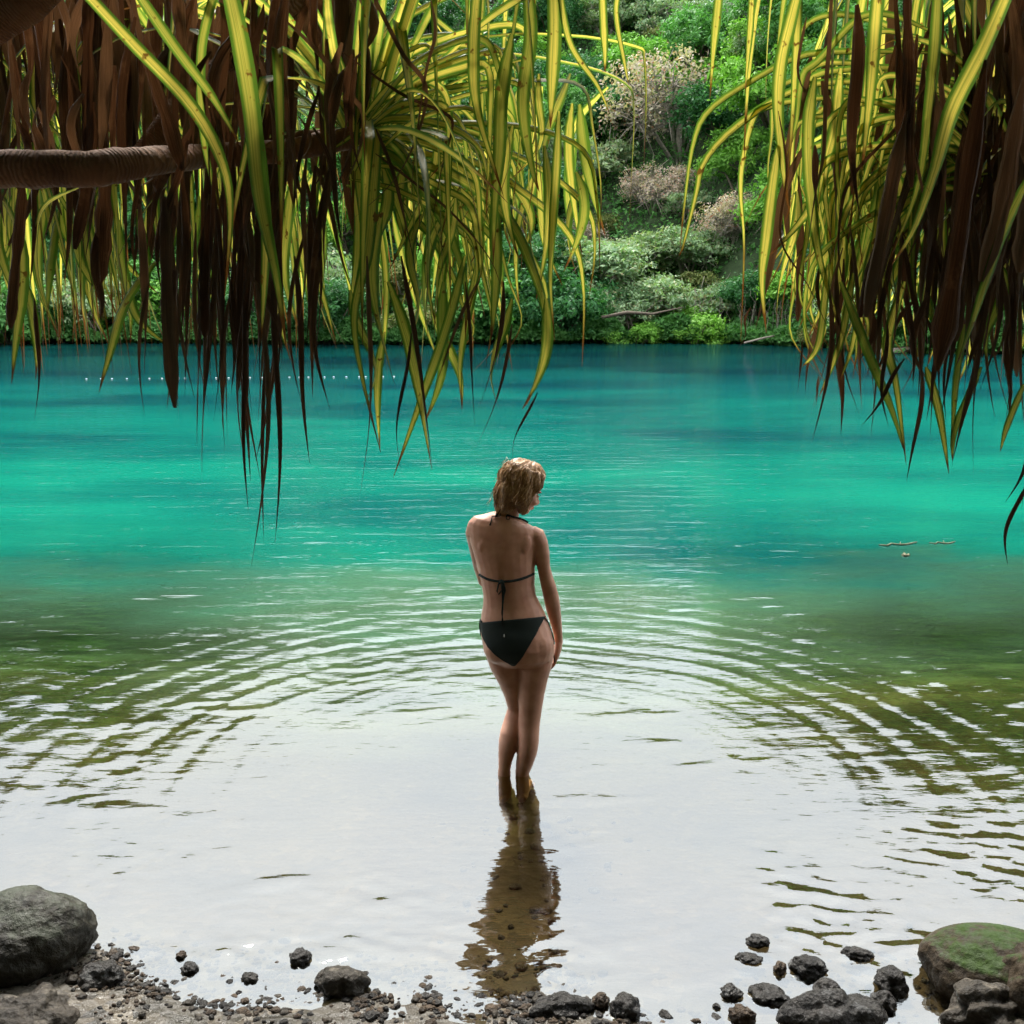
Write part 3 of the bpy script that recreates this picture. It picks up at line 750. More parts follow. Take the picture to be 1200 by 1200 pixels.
def traced(LV, pix, Y, w, side=None, tw=0, n=22, prof=None, Y1=None):
    P3=[]; m=len(pix)
    for i,(x,y) in enumerate(pix):
        P3.append(P(x,y,Y+((Y1 if Y1 is not None else Y)-Y)*i/(m-1)))
    pts=[]
    for i in range(n+1):
        t=i/n*(m-1); k=min(int(t),m-2); f_=t-k
        p0,p1,p2,p3=P3[max(k-1,0)],P3[k],P3[k+1],P3[min(k+2,m-1)]
        pts.append(.5*((2*p1)+(p2-p0)*f_+(2*p0-5*p1+4*p2-p3)*f_*f_+(3*p1-p0-3*p2+p3)*f_**3))
    LV.ribbon(pts,w*.74,0,tw,prof,.2,side or Vector((1,0,.2)),start=.3 if pix[0][1]>-10 else .75,pleat=DEADMODE[0])
FL=Vector((1,.15,.35))
r=random.Random(21)
# ---------- left palm
lp=empty('pandanus_palm',(-3.4,1.6,.3),'left screw pine with ringed branch, striped leaves and thick brown dead skirt','palm','screw pines framing the view')
mb=MB()
trk=[Vector((-3.4,1.6,.1)),Vector((-3.1,1.9,1.2)),Vector((-2.75,2.4,2.2)),P(-150,190,2.7),P(-40,196,2.6)]
mb.tube(trk,[.12,.10,.085,.065,.050],14); mb.build('trunk',BARKR,lp)
mb=MB(); bp=[P(-60,196,2.6),P(0,197,2.6),P(60,199,2.6),P(120,197,2.62),P(165,190,2.7),P(230,184,3.06),P(320,178,3.12),P(400,165,3.18),P(440,150,3.2)]
bq=[];br_=[]; rb=[.046,.045,.044,.043,.038,.034,.032,.032,.03]
for i in range(65):
    t=i/64*(len(bp)-1); k=min(int(t),len(bp)-2); f_=t-k; q=bp[k].lerp(bp[k+1],f_)
    bq.append(q+Vector((0,0,.006*noise.noise(Vector((i*.21,0,0)))))); br_.append((rb[k]*(1-f_)+rb[k+1]*f_)*(1+.09*noise.noise(Vector((i*.35,5,0)))+.05*noise.noise(Vector((i*1.3,9,0)))))
mb.tube(bq,br_,18); mb.build('branch',BARKR,lp)
mb=MB(); mb.tube([P(-120,110,2.6),P(-30,38,2.6),P(30,2,2.6),P(80,-50,2.6),P(160,-160,2.7)],[.055,.05,.05,.05,.05],14); mb.build('branch',BARKR,lp)
mb=MB(); mb.tube([P(300,180,3.12),P(330,172,3.15),P(352,158,3.15),P(390,155,3.2)],[.012,.014,.012,.01],8); mb.tube([P(160,190,3.05),P(210,120,3.2),P(300,40,3.3),P(420,-60,3.4)],[.03,.028,.03,.03],8); mb.build('branch',BARKR,lp)
H1=P(425,160,3.25)
LV=Leaves()
crown_live(LV,H1,70,r,az=(-75,75),el=(-25,50),L=(.95,1.45),kink=(.42,.72),pk=.55,droop=1.0)
crown_live(LV,H1,34,r,az=(75,285),el=(-30,60),L=(.8,1.3))
LV.build('leaf_crown',LEAF,lp)
LV=Leaves(); H2=P(600,-130,3.3)
crown_live(LV,H2,40,r,az=(-180,180),el=(-40,60),L=(.8,1.35),kink=(.25,.6),pk=.7,droop=1.6)
LV.build('leaf_crown',LEAF,lp)
LV=Leaves(); H3=P(190,60,4.1)
crown_live(LV,H3,150,r,az=(-180,180),el=(-50,60),L=(1.2,1.7),kink=(.2,.6),pk=.75,droop=1.6)
H3b=P(-60,60,3.9)
crown_live(LV,H3b,120,r,az=(-90,90),el=(-50,50),L=(1.1,1.6),kink=(.2,.6),pk=.75,droop=1.6)
LV.build('leaf_crown',LEAF,lp)
# traced prominent green leaves in front
LV=Leaves()
TR=[([(85,-25),(150,45),(225,125),(262,195),(270,260),(263,350)],2.6,.042),
    ([(150,-25),(205,55),(250,115),(280,168)],2.6,.036),
    ([(262,-40),(280,40),(295,130),(305,230),(325,330),(335,405)],2.55,.060),
    ([(300,120),(312,250),(310,330),(306,400)],2.62,.035),
    ([(92,220),(55,238),(42,270),(45,330),(70,400)],2.9,.030),
    ([(255,-20),(236,60),(240,170),(262,260)],2.9,.035)]
for pix,Y,w in TR: traced(LV,pix,Y,w,FL,r.uniform(-.3,.3))
# arches to the right with their hanging ends
AR=[([(440,90),(560,45),(670,42),(745,55),(755,70),(757,130),(754,200)],3.2,.026),
    ([(430,110),(560,65),(670,75),(733,98),(742,130),(740,200),(737,270)],3.2,.036),
    ([(430,130),(520,105),(630,95),(682,103),(694,150),(704,220),(702,290)],3.1,.046),
    ([(420,160),(520,145),(620,150),(685,178),(700,240),(703,320)],3.15,.034),
    ([(420,170),(540,165),(620,190),(685,240),(697,290),(690,350)],3.2,.034),
    ([(420,180),(540,185),(620,230),(670,280),(684,340),(682,430)],3.15,.034),
    ([(430,185),(520,200),(590,250),(622,310),(640,380),(625,455),(612,480)],3.05,.044),
    ([(420,175),(500,180),(560,215),(610,280),(640,340),(634,400)],3.15,.040),
    ([(440,170),(480,200),(520,260),(545,330),(545,400)],3.0,.042),
    ([(415,200),(440,150),(437,230),(430,300),(415,370),(424,440),(446,530)],2.9,.046),
    ([(600,40),(588,110),(585,180),(580,240),(578,310)],2.9,.052),
    ([(648,-30),(650,30),(648,80),(646,120),(645,150)],2.9,.055),
    ([(616,-30),(622,40),(613,120),(622,190),(632,225)],2.9,.050),
    ([(560,-20),(555,60),(560,130),(590,230)],2.85,.044),
    ([(705,-30),(707,20),(709,60),(709,85)],2.9,.030),
    ([(735,-40),(722,10),(732,75),(737,100)],2.9,.022),
    ([(655,-20),(668,50),(700,100),(715,135)],2.9,.026),
    ([(655,130),(652,200),(648,260),(645,330),(650,400)],3.0,.036),
    ([(578,230),(582,300),(580,350),(575,400)],3.0,.046)]
for pix,Y,w in AR: traced(LV,pix,Y,w,FL,r.uniform(-.4,.4))
def fan(n,sx,sy,dirs,lk,hangl,Y):
    for i in range(n):
        th=R(r.uniform(*dirs)); L=r.uniform(*lk); sgn=1 if sx<800 else -1
        x0,y0=sx+r.gauss(0,12),sy+r.gauss(0,26)+60*math.sin(th)
        k=Vector((x0+sgn*L*math.cos(th),y0+L*math.sin(th)*.9,0)); sag=r.uniform(12,38)
        a=(x0,y0); b=(x0+(k.x-x0)*.35,y0+(k.y-y0)*.35-sag); c=(x0+(k.x-x0)*.75,y0+(k.y-y0)*.75-sag*.8)
        h_=r.uniform(*hangl); j=r.uniform(2,18)*sgn; e=(k.x+j,k.y+h_*.35); f2=(k.x+j*1.2+r.gauss(0,6),k.y+h_*.7); g2=(k.x+j+r.gauss(0,14),k.y+h_)
        lim=640 if sgn>0 else 880
        if (sgn>0 and max(k.x+j,g2[0],f2[0])>lim) or (sgn<0 and min(k.x+j,g2[0],f2[0])<lim) or g2[1]>455: continue
        traced(LV,[a,b,c,(k.x,k.y),e,f2,g2],Y+r.uniform(-.2,.5),r.uniform(.020,.034),Vector((.15,.25,1)) if r.random()<.5 else FL,r.uniform(-1,1),n=26)
fan(85,425,160,(-42,42),(70,215),(90,190),3.1)
for i in range(95):   # hanging fringe
    px=r.choice([r.gauss(500,75),r.uniform(400,700),r.uniform(-10,420)])
    Y=r.uniform(2.9,4.0); y0=r.uniform(140,260); ln=r.uniform(110,210)
    if px>560: y0=r.uniform(60,230); ln=r.uniform(110,190)
    if px<400: y0=r.uniform(200,260); ln=r.uniform(90,190); Y=r.uniform(3.3,4.4)
    hang(LV,px-r.uniform(-25,35),y0,px+r.gauss(0,14),y0+ln,Y,r.uniform(.022,.040),r,sway=.05)
for (x0,y0,x1,y1) in [(190,300,118,460),(150,330,205,410),(20,260,12,450),(30,330,42,445),(0,250,25,360),(455,330,505,550),(520,330,497,500),(505,360,543,480),(560,300,540,480),(600,350,583,480),(640,350,612,480),(545,300,460,560) ,(450,390,446,530),(410,340,428,480)]:
    hang(LV,x0,y0,x1,y1,r.uniform(2.9,3.2),r.uniform(.026,.038),r,sway=.03)
LV.build('leaf_crown',LEAF,lp)
# dead skirts
DEADMODE[0]=True
LV=Leaves()
for i in range(150):
    px=r.uniform(-20,425); Y=r.uniform(2.75,3.5)
    y0=r.uniform(-90,190); ln=r.uniform(150,330)
    mx=285+ (120*math.exp(-((px-262)/65)**2)) +r.gauss(0,38)
    y1=min(y0+ln,mx)-(r.uniform(20,110) if r.random()<.5 else 0)
    hang(LV,px+r.gauss(0,12),y0,px+r.gauss(0,16),y1,Y,r.uniform(.014,.040),r,sway=.035,n=12,blunt=r.random()<.12,tw=r.uniform(-2.2,2.2),fold=r.uniform(.1,.45))
for i in range(80):   # dense backing behind the branch, upper left
    px=r.uniform(-30,430); Y=r.uniform(3.3,3.8); y0=r.uniform(-140,60)
    hang(LV,px+r.gauss(0,20),y0,px+r.gauss(0,20),y0+r.uniform(120,300),Y,r.uniform(.05,.09),r,sway=.03,n=9,tw=r.uniform(-1,1))
LV.build('dead_leaf_skirt',DEAD,lp)
LV=Leaves()
for i in range(42):
    px=r.gauss(270,66); Y=r.uniform(2.75,3.2); y0=r.uniform(150,330)
    y1=420+130*math.exp(-((px-275)/70)**2)*r.random()+r.gauss(0,30)
    hang(LV,px+r.gauss(0,10),y0,px+r.gauss(0,10),y1,Y,r.uniform(.012,.034),r,sway=.025,n=14,tw=r.uniform(-2,2))
for (x0,y0,x1,y1,w) in [(300,330,293,668,.022),(318,330,323,638,.020),(312,400,309,635,.014),(285,350,290,600,.018),(345,300,362,545,.022),(250,330,236,570,.018),
        (375,250,385,480,.024),(430,300,421,590,.018),(470,300,507,552,.020),(385,200,360,400,.022),(232,330,230,525,.018),(268,350,264,530,.018),(330,350,300,540,.02),(120,300,120,375,.03),
        (40,350,40,495,.016),(175,330,170,490,.016),(600,380,555,530,.014),(590,330,560,480,.018),(630,460,600,545,.010),(560,330,505,470,.012),(545,330,556,500,.012),(482,390,470,560,.012)]:
    hang(LV,x0,y0,x1,y1,r.uniform(2.7,3.0),w,r,sway=.02,n=18,tw=r.uniform(-1.5,1.5))
for (x0,y0,x1,y1,w,Y) in [(192,230,205,478,.062,2.75),(110,120,88,292,.055,2.8),(125,190,118,330,.06,2.85),(28,210,12,385,.04,2.75),(245,240,240,395,.05,2.8),(60,-40,58,190,.045,2.75),(105,-40,105,200,.06,2.8),(205,-30,215,150,.05,2.8),(170,40,215,200,.05,2.75)]:
    hang(LV,x0,y0,x1,y1,Y,w,r,sway=.012,n=14,blunt=True,tw=.4,fold=.3)
for pix,w in [([(330,20),(372,60),(410,110),(426,135),(420,180),(400,230),(395,300)],.022),([(300,60),(318,120),(320,200),(300,260)],.02),([(440,150),(460,200),(475,260),(490,330)],.018),([(505,0),(510,40),(498,90),(485,190),(480,260)],.014),([(430,-20),(470,60),(500,110),(470,200),(410,260)],.02),([(400,60),(470,110),(525,135),(528,160),(515,210),(500,300)],.014),([(440,180),(480,210),(530,250),(575,305),(590,350)],.012)]:
    traced(LV,pix,2.85,w,FL,1.0)
LV.build('dead_leaf_skirt',DEAD,lp)
# ---------- right palm
DEADMODE[0]=False
rp=empty('pandanus_palm',(3.6,1.7,.3),'right screw pine with broad striped leaves and long papery brown dead blades','palm','screw pines framing the view')
mb=MB(); mb.tube([Vector((3.6,1.7,.1)),Vector((3.3,2.0,1.2)),P(1420,420,2.9),P(1330,260,2.95),P(1275,150,3.0),P(1240,30,3.1),P(1200,-90,3.2)],[.12,.10,.09,.075,.07,.065,.06],14); mb.build('trunk',BARKR,rp)
mb=MB(); mb.tube([P(1310,230,3.0),P(1250,215,3.15),P(1190,200,3.3)],[.05,.045,.04],12); mb.build('branch',BARKR,rp)
r=random.Random(77)
LV=Leaves(); H4=P(1215,190,3.4)
crown_live(LV,H4,70,r,az=(105,255),el=(-35,35),L=(.75,1.2),kink=(.35,.75),pk=.6,droop=1.1)
crown_live(LV,H4,30,r,az=(-105,105),el=(-35,55),L=(.8,1.2))
LV.build('leaf_crown',LEAF,rp)
LV=Leaves(); H5=P(1090,-150,3.2)
crown_live(LV,H5,50,r,az=(-180,180),el=(-45,55),L=(.8,1.3),kink=(.2,.55),pk=.75,droop=1.7)
H5b=P(1250,-60,3.9)
crown_live(LV,H5b,60,r,az=(90,270),el=(-50,40),L=(.9,1.5),kink=(.2,.55),pk=.75,droop=1.7)
LV.build('leaf_crown',LEAF,rp)
LV=Leaves()
for pix,Y,w in [([(1185,-20),(1150,60),(1115,130),(1095,200),(1070,270),(1045,310)],2.55,.062),
    ([(1215,190),(1180,260),(1155,330),(1135,390),(1120,430)],2.5,.040),
    ([(1100,62),(1010,60),(940,65),(880,95),(830,130),(812,170),(802,240),(797,290)],3.1,.030),
    ([(1090,100),(1000,95),(930,105),(860,150),(825,190),(815,230),(800,290),(795,300)],3.1,.034),
    ([(1080,120),(960,115),(900,125),(882,140),(870,190),(868,230),(872,290),(868,400)],3.1,.030),
    ([(1100,40),(1020,15),(960,70),(940,90),(932,150),(915,200)],3.0,.030),
    ([(940,-30),(925,30),(915,75),(912,130),(918,200),(925,250)],2.9,.052),
    ([(845,-30),(840,20),(836,60),(832,115)],2.9,.034),([(882,-30),(880,20),(877,60),(873,110)],2.9,.026),
    ([(955,90),(947,150),(950,230),(962,310),(990,400)],2.85,.048),
    ([(985,80),(978,150),(966,210),(975,290)],2.9,.045),
    ([(1030,-30),(1025,40),(1020,110),(1010,200)],2.8,.050),
    ([(1100,-30),(1095,60),(1088,130),(1075,220),(1040,310)],2.75,.045),
    ([(912,170),(905,220),(898,280),(893,330),(898,390)],2.9,.046),
    ([(985,330),(1020,420),(1045,480),(1060,530)],2.8,.038),([(1060,330),(1040,400),(1050,450),(1062,545)],2.8,.040),
    ([(1150,430),(1120,500),(1116,540)],2.8,.030),([(1085,430),(1100,480),(1112,555)],2.8,.034),([(1130,380),(1120,450),(1115,530)],2.8,.030),
    ([(970,310),(960,400),(940,430)],2.85,.03),([(1000,320),(985,400),(960,465)],2.85,.03),([(1010,330),(1000,400),(985,445)],2.9,.024),([(1200,450),(1180,500),(1172,530)],2.8,.03)]:
    traced(LV,pix,Y,w,FL,r.uniform(-.4,.4))
fan(75,1135,170,(-30,40),(60,230),(100,190),3.05)
for i in range(85):
    px=min(1215,930+abs(r.gauss(0,150)) if r.random()<.6 else r.uniform(900,1215)); Y=r.uniform(2.9,4.0)
    y0=r.uniform(60,260); ln=r.uniform(120,230)
    if px>1040: y0+=r.uniform(20,90)
    hang(LV,px+r.uniform(-10,40),y0,px+r.gauss(0,14),min(y0+ln,395+.2*(px-900)*(px>1000)+r.gauss(0,20)),Y,r.uniform(.020,.038),r,sway=.05)
LV.build('leaf_crown',LEAF,rp)
DEADMODE[0]=True
LV=Leaves()
for i in range(135):
    px=1215-min(290,abs(r.gauss(0,110))); Y=r.uniform(2.7,3.4); y0=r.uniform(-60,260)
    hang(LV,px+r.gauss(5,14),y0,px+r.gauss(-8,18),min(y0+r.uniform(150,280),430+r.gauss(0,45)),Y,r.uniform(.014,.045),r,sway=.03,n=14,blunt=r.random()<.2,tw=r.uniform(-2,2),fold=r.uniform(.1,.4))
for i in range(40):
    px=r.uniform(960,1200); y0=r.uniform(250,380); hang(LV,px,y0,px+r.gauss(-5,15),r.uniform(420,520),r.uniform(2.8,3.2),r.uniform(.012,.026),r,sway=.03)
for (x0,y0,x1,y1,w) in [(1215,380,1198,600,.02),(1208,560,1180,662,.016),(1215,500,1178,590,.014),(1150,400,1115,545,.02),(1080,430,1061,565,.016),(1040,380,1040,500,.014),(1100,400,1090,520,.016),(1165,300,1140,560,.018),(955,170,960,250,.02),(1060,420,1010,500,.014),(880,360,866,410,.008),(940,400,934,465,.008),(960,440,955,480,.008)]:
    hang(LV,x0,y0,x1,y1,r.uniform(2.6,2.8),w,r,sway=.015,n=16,tw=r.uniform(-1.2,1.2))
LV.build('dead_leaf_skirt',DEAD,rp)
LV=Leaves()
for (x0,y0,x1,y1,w,Y) in [(1155,70,1098,435,.066,2.55),(1200,90,1150,330,.055,2.5),(1063,130,1015,372,.050,2.65),(1055,180,1008,372,.035,2.7),(1130,150,1120,400,.055,2.7),(1230,120,1195,320,.06,2.45),(1048,-30,1052,160,.026,2.7),(1180,-30,1205,200,.055,2.6),(1075,40,1068,220,.035,2.7)]:
    hang(LV,x0,y0,x1,y1,Y,w,r,sway=.012,n=14,blunt=True,tw=.3,fold=.3)
for pix,w in [([(975,-20),(972,50),(968,100),(965,180),(955,230),(945,300)],.02),([(1090,90),(1050,150),(1000,205),(985,250),(985,320),(1010,370)],.016),([(912,130),(922,200),(915,280),(950,340),(985,420)],.010),([(945,20),(935,80),(944,110)],.012)]:
    traced(LV,pix,2.8,w,FL,1.0)
LV.build('dead_leaf_blades',DEAD,rp)

# ------------------------------------------------------------ woman
YB=4.58
PXM=(P(601,700,YB)-P(600,700,YB)).length   # metres per photo pixel here
wm=empty('person',(WC[0],WC[1],-.16),'blond woman in a dark bikini standing ankle-deep in the lagoon, seen from behind','person')
def skin_mat():
    M=Mat('skin'); pos=geo(M); n=M.noise(pos,14,5).outputs[0]; n2=M.noise(pos,120,3).outputs[0]
    c=M.ramp(n,[(.3,(.42,.20,.135)),(.7,(.58,.31,.215))])
    return M.bsdf(c,.48,M.bump(n2,.12,.002),.35,sss=.12)
SKIN=skin_mat()
mb=MB()
def sec(xl,yl,xr,yr,dep,yo=0):
    a=P(xl,yl,YB+yo); b=P(xr,yr,YB+yo); c=(a+b)/2
    return (c,(b-a)/2,Vector((0,dep,0.0)))
tors=[(577,600,606,606,.05,.0),(566,603,617,613,.058,0),(555,605,626,618,.066,0),(549,611,631,625,.075,0),(549,622,631,636,.085,0),(552,638,628,648,.095,.005),
 (557,656,627,660,.108,.015),(561,670,627,672,.112,.02),(564,684,626.5,684,.10,.01),(566.5,698,628,697,.092,0),(566,709,633,707,.092,-.005),(564,720,638,717,.10,-.01),
 (563,732,643,729,.108,-.015),(563.5,744,648,742,.118,-.025),(566,757,650,756,.122,-.03),(571,768,648,769,.112,-.025),(579,777,641,778,.08,-.01)]
mb.loft([sec(*t) for t in tors])
def tubep(pts,dep=1.0):   # (xl,xr,py,yo,depthscale)
    rings=[]
    for (xl,xr,py,yo,ds) in pts:
        a=P(xl,py,YB+yo); b=P(xr,py,YB+yo); u=(b-a)/2; rings.append(((a+b)/2,u,Vector((0,u.length*ds,0))))
    mb.loft(rings)
# buttocks
for (x,y,rx,ry) in ((586,757,20,22),(627,756,22,23)):
    mb.ellipsoid(P(x,y,YB-.045),Vector((rx*PXM,0,0)),Vector((0,.085,0)),Vector((0,0,ry*PXM)))
for (x,y) in ((573,664),(612,666)):   # bust (front)
    mb.ellipsoid(P(x,y,YB+.105),Vector((.058,0,0)),Vector((0,.06,0)),Vector((0,0,.055)))
for (x,y) in ((571,634),(611,641)):  # shoulder blades
    mb.ellipsoid(P(x,y,YB-.047),Vector((.045,0,.01)),Vector((0,.028,0)),Vector((.01,0,.062)))
# left leg, then right leg
tubep([(565,606,752,-.005,.95),(569,609,768,0,1.0),(575,612,784,.01,1.0),(584,615,800,.03,1.0),(591,616.5,816,.055,1.0),(595,616,830,.07,1.0),(591,613.5,842,.06,1.1),(586.5,611,856,.035,1.1),(584.5,609,868,.02,1.1),(584,604.5,880,.01,1.1),(584,600,893,.0,1.1),(584.5,597.5,905,-.005,1.15)])
tubep([(604,650,752,-.005,.9),(605,649.5,766,-.01,.98),(606,647,780,-.01,1.0),(607,642,796,-.005,1.0),(607.5,638,814,.0,1.0),(608,635,832,.0,1.05),(608,633,846,.0,1.1),(608,632,858,-.01,1.15),(607.5,631.5,870,-.015,1.2),(606,629.5,882,-.012,1.2),(604.5,625,895,-.005,1.2),(604,620,906,.0,1.2)])
def ankle_foot(x,y,w,fdir):
    c=P(x,y,YB)
    zb=bedz(c.x,c.y)+.0
    a=Vector((c.x,c.y,c.z)); h=Vector((c.x,c.y-.01,zb+.075))
    mb.tube([a+Vector((0,0,.02)),a.lerp(h,.6),h,Vector((c.x,c.y-.015,zb+.03))],[w,.034,.036,.030],12)
    f_=Vector((fdir,1,0)).normalized(); b0=Vector((c.x,c.y-.05,zb+.035))
    mb.tube([b0,b0+f_*.05+Vector((0,0,.012)),b0+f_*.13+Vector((0,0,.008)),b0+f_*.19-Vector((0,0,.012)),b0+f_*.215-Vector((0,0,.02))],[.026,.034,.038,.034,.02],12,.62)
    for k in range(5):
        s=Vector((f_.y,-f_.x,0))*(k-2)*.0145
        p=b0+f_*(.195-.006*abs(k-1))+s-Vector((0,0,.016)); mb.tube([p,p+f_*.03,p+f_*.045-Vector((0,0,.004))],[.009,.0085,.005],8)
ankle_foot(591,905,.030,-.02); ankle_foot(612,906,.034,.15)
# right arm
def chain(pts,ds=1.0):
    P3=[P(x,y,YB+yo) for (x,y,yo,r_) in pts]; mb.tube(P3,[r_*PXM for (_,_,_,r_) in pts],16,ds)
chain([(622,624,0,9),(628,628,0,11),(632,637,0,10.5),(635.5,650,0,8.8),(637,664,0,7.7),(640,677,.0,8.0),(643,688,.0,8.8),(646,700,.01,9.2),(648.5,714,.02,8.6),(651.5,729,.035,6.9),(654,744,.045,5.3),(655,754,.05,4.8)])
# right hand: palm + four fingers + thumb, curled, beside the thigh
wr=P(655,752,YB+.05)
dn=Vector((-.10,.02,-1)).normalized(); fw=Vector((.08,1,0)).normalized(); inn=Vector((-1,.08,0)).normalized()
mb.loft([(wr,inn*.017,fw*.024),(wr+dn*.03,inn*.018,fw*.036),(wr+dn*.06+inn*.003,inn*.016,fw*.042),(wr+dn*.085+inn*.006,inn*.013,fw*.040)])
for k,(off,ln) in enumerate(((-.031,.056),(-.010,.070),(.012,.074),(.033,.066))):
    a=wr+dn*.078+fw*off+inn*.006; d1=(dn+inn*.18).normalized(); d2=(dn+inn*.55).normalized(); d3=(dn+inn*.95).normalized()
    b=a+d1*ln*.45; c=b+d2*ln*.33; e=c+d3*ln*.26
    mb.tube([a-dn*.02,a,b,c,e],[.0085,.009,.0085,.0078,.0058],10)
a=wr+dn*.03+fw*.032+inn*.008; b=a+(dn*.8+fw*.5+inn*.5).normalized()*.035; c=b+(dn+inn*.4+fw*.15).normalized()*.030; e=c+(dn+inn*.2).normalized()*.018
mb.tube([a-fw*.015,a,b,c,e],[.011,.011,.010,.0095,.006],10)
# left arm folded in front of the chest
LA=[P(558,616,YB),P(556,624,YB+.02),P(559,642,YB+.09),P(563,664,YB+.17),P(569,682,YB+.23)]
mb.tube(LA,[.040,.042,.038,.034,.034],16)
LF=[LA[-1],P(580,676,YB+.27),P(594,664,YB+.27),P(604,652,YB+.24)]
mb.tube(LF,[.034,.034,.027,.021],14)
h0=LF[-1]; hd=(LF[-1]-LF[-2]).normalized(); hs=Vector((0,1,0)).cross(hd).normalized(); hb=Vector((0,-1,0))
mb.loft([(h0,hs*.022,hb*.017),(h0+hd*.03,hs*.034,hb*.016),(h0+hd*.06,hs*.039,hb*.014),(h0+hd*.08,hs*.037,hb*.012)])
for off,ln in ((-.030,.055),(-.010,.07),(.011,.073),(.031,.064)):
    a=h0+hd*.072+hs*off; b=a+(hd+hb*.2).normalized()*ln*.45; c=b+(hd+hb*.5).normalized()*ln*.33; e=c+(hd+hb*.9).normalized()*ln*.25
    mb.tube([a-hd*.02,a,b,c,e],[.0085,.009,.0085,.0078,.0058],10)
a=h0+hd*.025+hs*.026; b=a+(hd*.5+hs).normalized()*.035; c=b+(hd+hs*.5).normalized()*.028; mb.tube([a-hs*.012,a,b,c],[.011,.011,.0098,.006],10)
# neck and head
yaw=R(60); pit=R(24)
HF=Vector((math.sin(yaw)*math.cos(pit),math.cos(yaw)*math.cos(pit),-math.sin(pit)))
HU=Vector((math.sin(yaw)*math.sin(pit),math.cos(yaw)*math.sin(pit),math.cos(pit)))
HR=HF.cross(HU); HC=P(611,573,YB+.02)
def hl(r_,f_,u_): return HC+HR*r_+HF*f_+HU*u_
nb_=P(592,612,YB+.0)
mb.tube([nb_-Vector((0,0,.06)),nb_,P(597,600,YB+.005),hl(0,-.03,-.05),hl(0,-.02,0)],[.07,.052,.046,.047,.05],16)
def he(r_,f_,u_,a,b,c): mb.ellipsoid(hl(r_,f_,u_),HR*a,HF*b,HU*c,28,18)
he(0,-.012,.03,.073,.092,.086); he(0,.028,-.028,.056,.060,.078); he(0,.056,-.083,.026,.024,.020)
he(0,.02,-.07,.045,.045,.035)
for s in (-1,1):
    he(s*.030,.058,-.035,.024,.025,.026); he(s*.074,-.002,-.018,.009,.018,.030); he(s*.027,.076,.016,.022,.010,.008)
mb.tube([hl(0,.082,.008),hl(0,.094,-.012),hl(0,.108,-.032),hl(0,.098,-.042)],[.008,.009,.013,.010],12)
for s in (-1,1): he(s*.011,.096,-.038,.008,.010,.007)
he(0,.088,-.059,.019,.009,.006); he(0,.085,-.068,.016,.009,.007)
body=remeshed(mb,.0045,5,'body',SKIN,wm)
SPN=[P(x,y,YB) for x,y in ((592,612),(589,640),(590,670),(593,695),(599,722),(601,728))]
CR=[P(x,y,YB) for x,y in ((606,776),(616,778),(630,776),(641,771))]
for v in body.data.vertices:
    if v.co.y>YB-.02: continue
    for line,wd,dp in ((SPN,.016,.0050),(CR,.006,.006)):
        best=9
        for a,b in zip(line,line[1:]):
            ax,az=a.x,a.z; bx,bz=b.x-ax,b.z-az; t=max(0,min(1,((v.co.x-ax)*bx+(v.co.z-az)*bz)/(bx*bx+bz*bz)))
            best=min(best,math.hypot(v.co.x-ax-bx*t,v.co.z-az-bz*t))
        if best<.04: v.co.y+=dp*math.exp(-(best/wd)**2)
body.data.update()
bm=bmesh.new(); bm.from_mesh(body.data); BV=BVHTree.FromBMesh(bm)
# hair
HAIRM=Mat('blond_hair'); pos=geo(HAIRM)
dd=HAIRM.n('ShaderNodeVectorMath',operation='DOT_PRODUCT'); HAIRM.l(pos,dd.inputs[0]); dd.inputs[1].default_value=tuple(HF)
d2=HAIRM.n('ShaderNodeVectorMath',operation='DOT_PRODUCT'); HAIRM.l(pos,d2.inputs[0]); d2.inputs[1].default_value=tuple(HU)
cb=HAIRM.n('ShaderNodeCombineXYZ'); HAIRM.l(HAIRM.math('MULTIPLY',dd.outputs['Value'],1.0),cb.inputs[0]); HAIRM.l(HAIRM.math('MULTIPLY',d2.outputs['Value'],.4),cb.inputs[1])
hn=HAIRM.noise(cb.outputs[0],120,4,.6).outputs[0]
hc=HAIRM.ramp(hn,[(.3,(.13,.058,.020)),(.5,(.32,.17,.065)),(.72,(.56,.36,.17))])
HAIR=HAIRM.bsdf(hc,.38,HAIRM.bump(hn,.5,.004),.5,.18,(.7,.45,.2))
hb_=MB()
def hh(r_,f_,u_,a,b,c): hb_.ellipsoid(hl(r_,f_,u_),HR*a*.95,HF*b*.95,HU*c*.96,28,18)
hh(0,-.026,.040,.087,.100,.092); hh(.01,.028,.078,.060,.056,.036); hh(0,-.058,-.030,.070,.058,.075); hh(-.004,-.050,-.095,.050,.044,.055); hh(.05,.012,-.075,.022,.026,.040); hh(0,.004,.074,.078,.088,.064)
for s in (-1,1): hh(s*.068,-.01,-.03,.022,.045,.062); hh(s*.062,.022,.03,.022,.034,.045)
hair=remeshed(hb_,.006,3,'hair',HAIR,wm)
for v in hair.data.vertices:
    q=v.co-HC; a=math.atan2(q.dot(HR),q.dot(-HF)); u=q.dot(HU)
    v.co+= q.normalized()*(.0045*math.sin(a*11+u*34+2*noise.noise(v.co*14))+.003*noise.noise(v.co*60)+.008*noise.noise(Vector((a*3,u*12,0))))
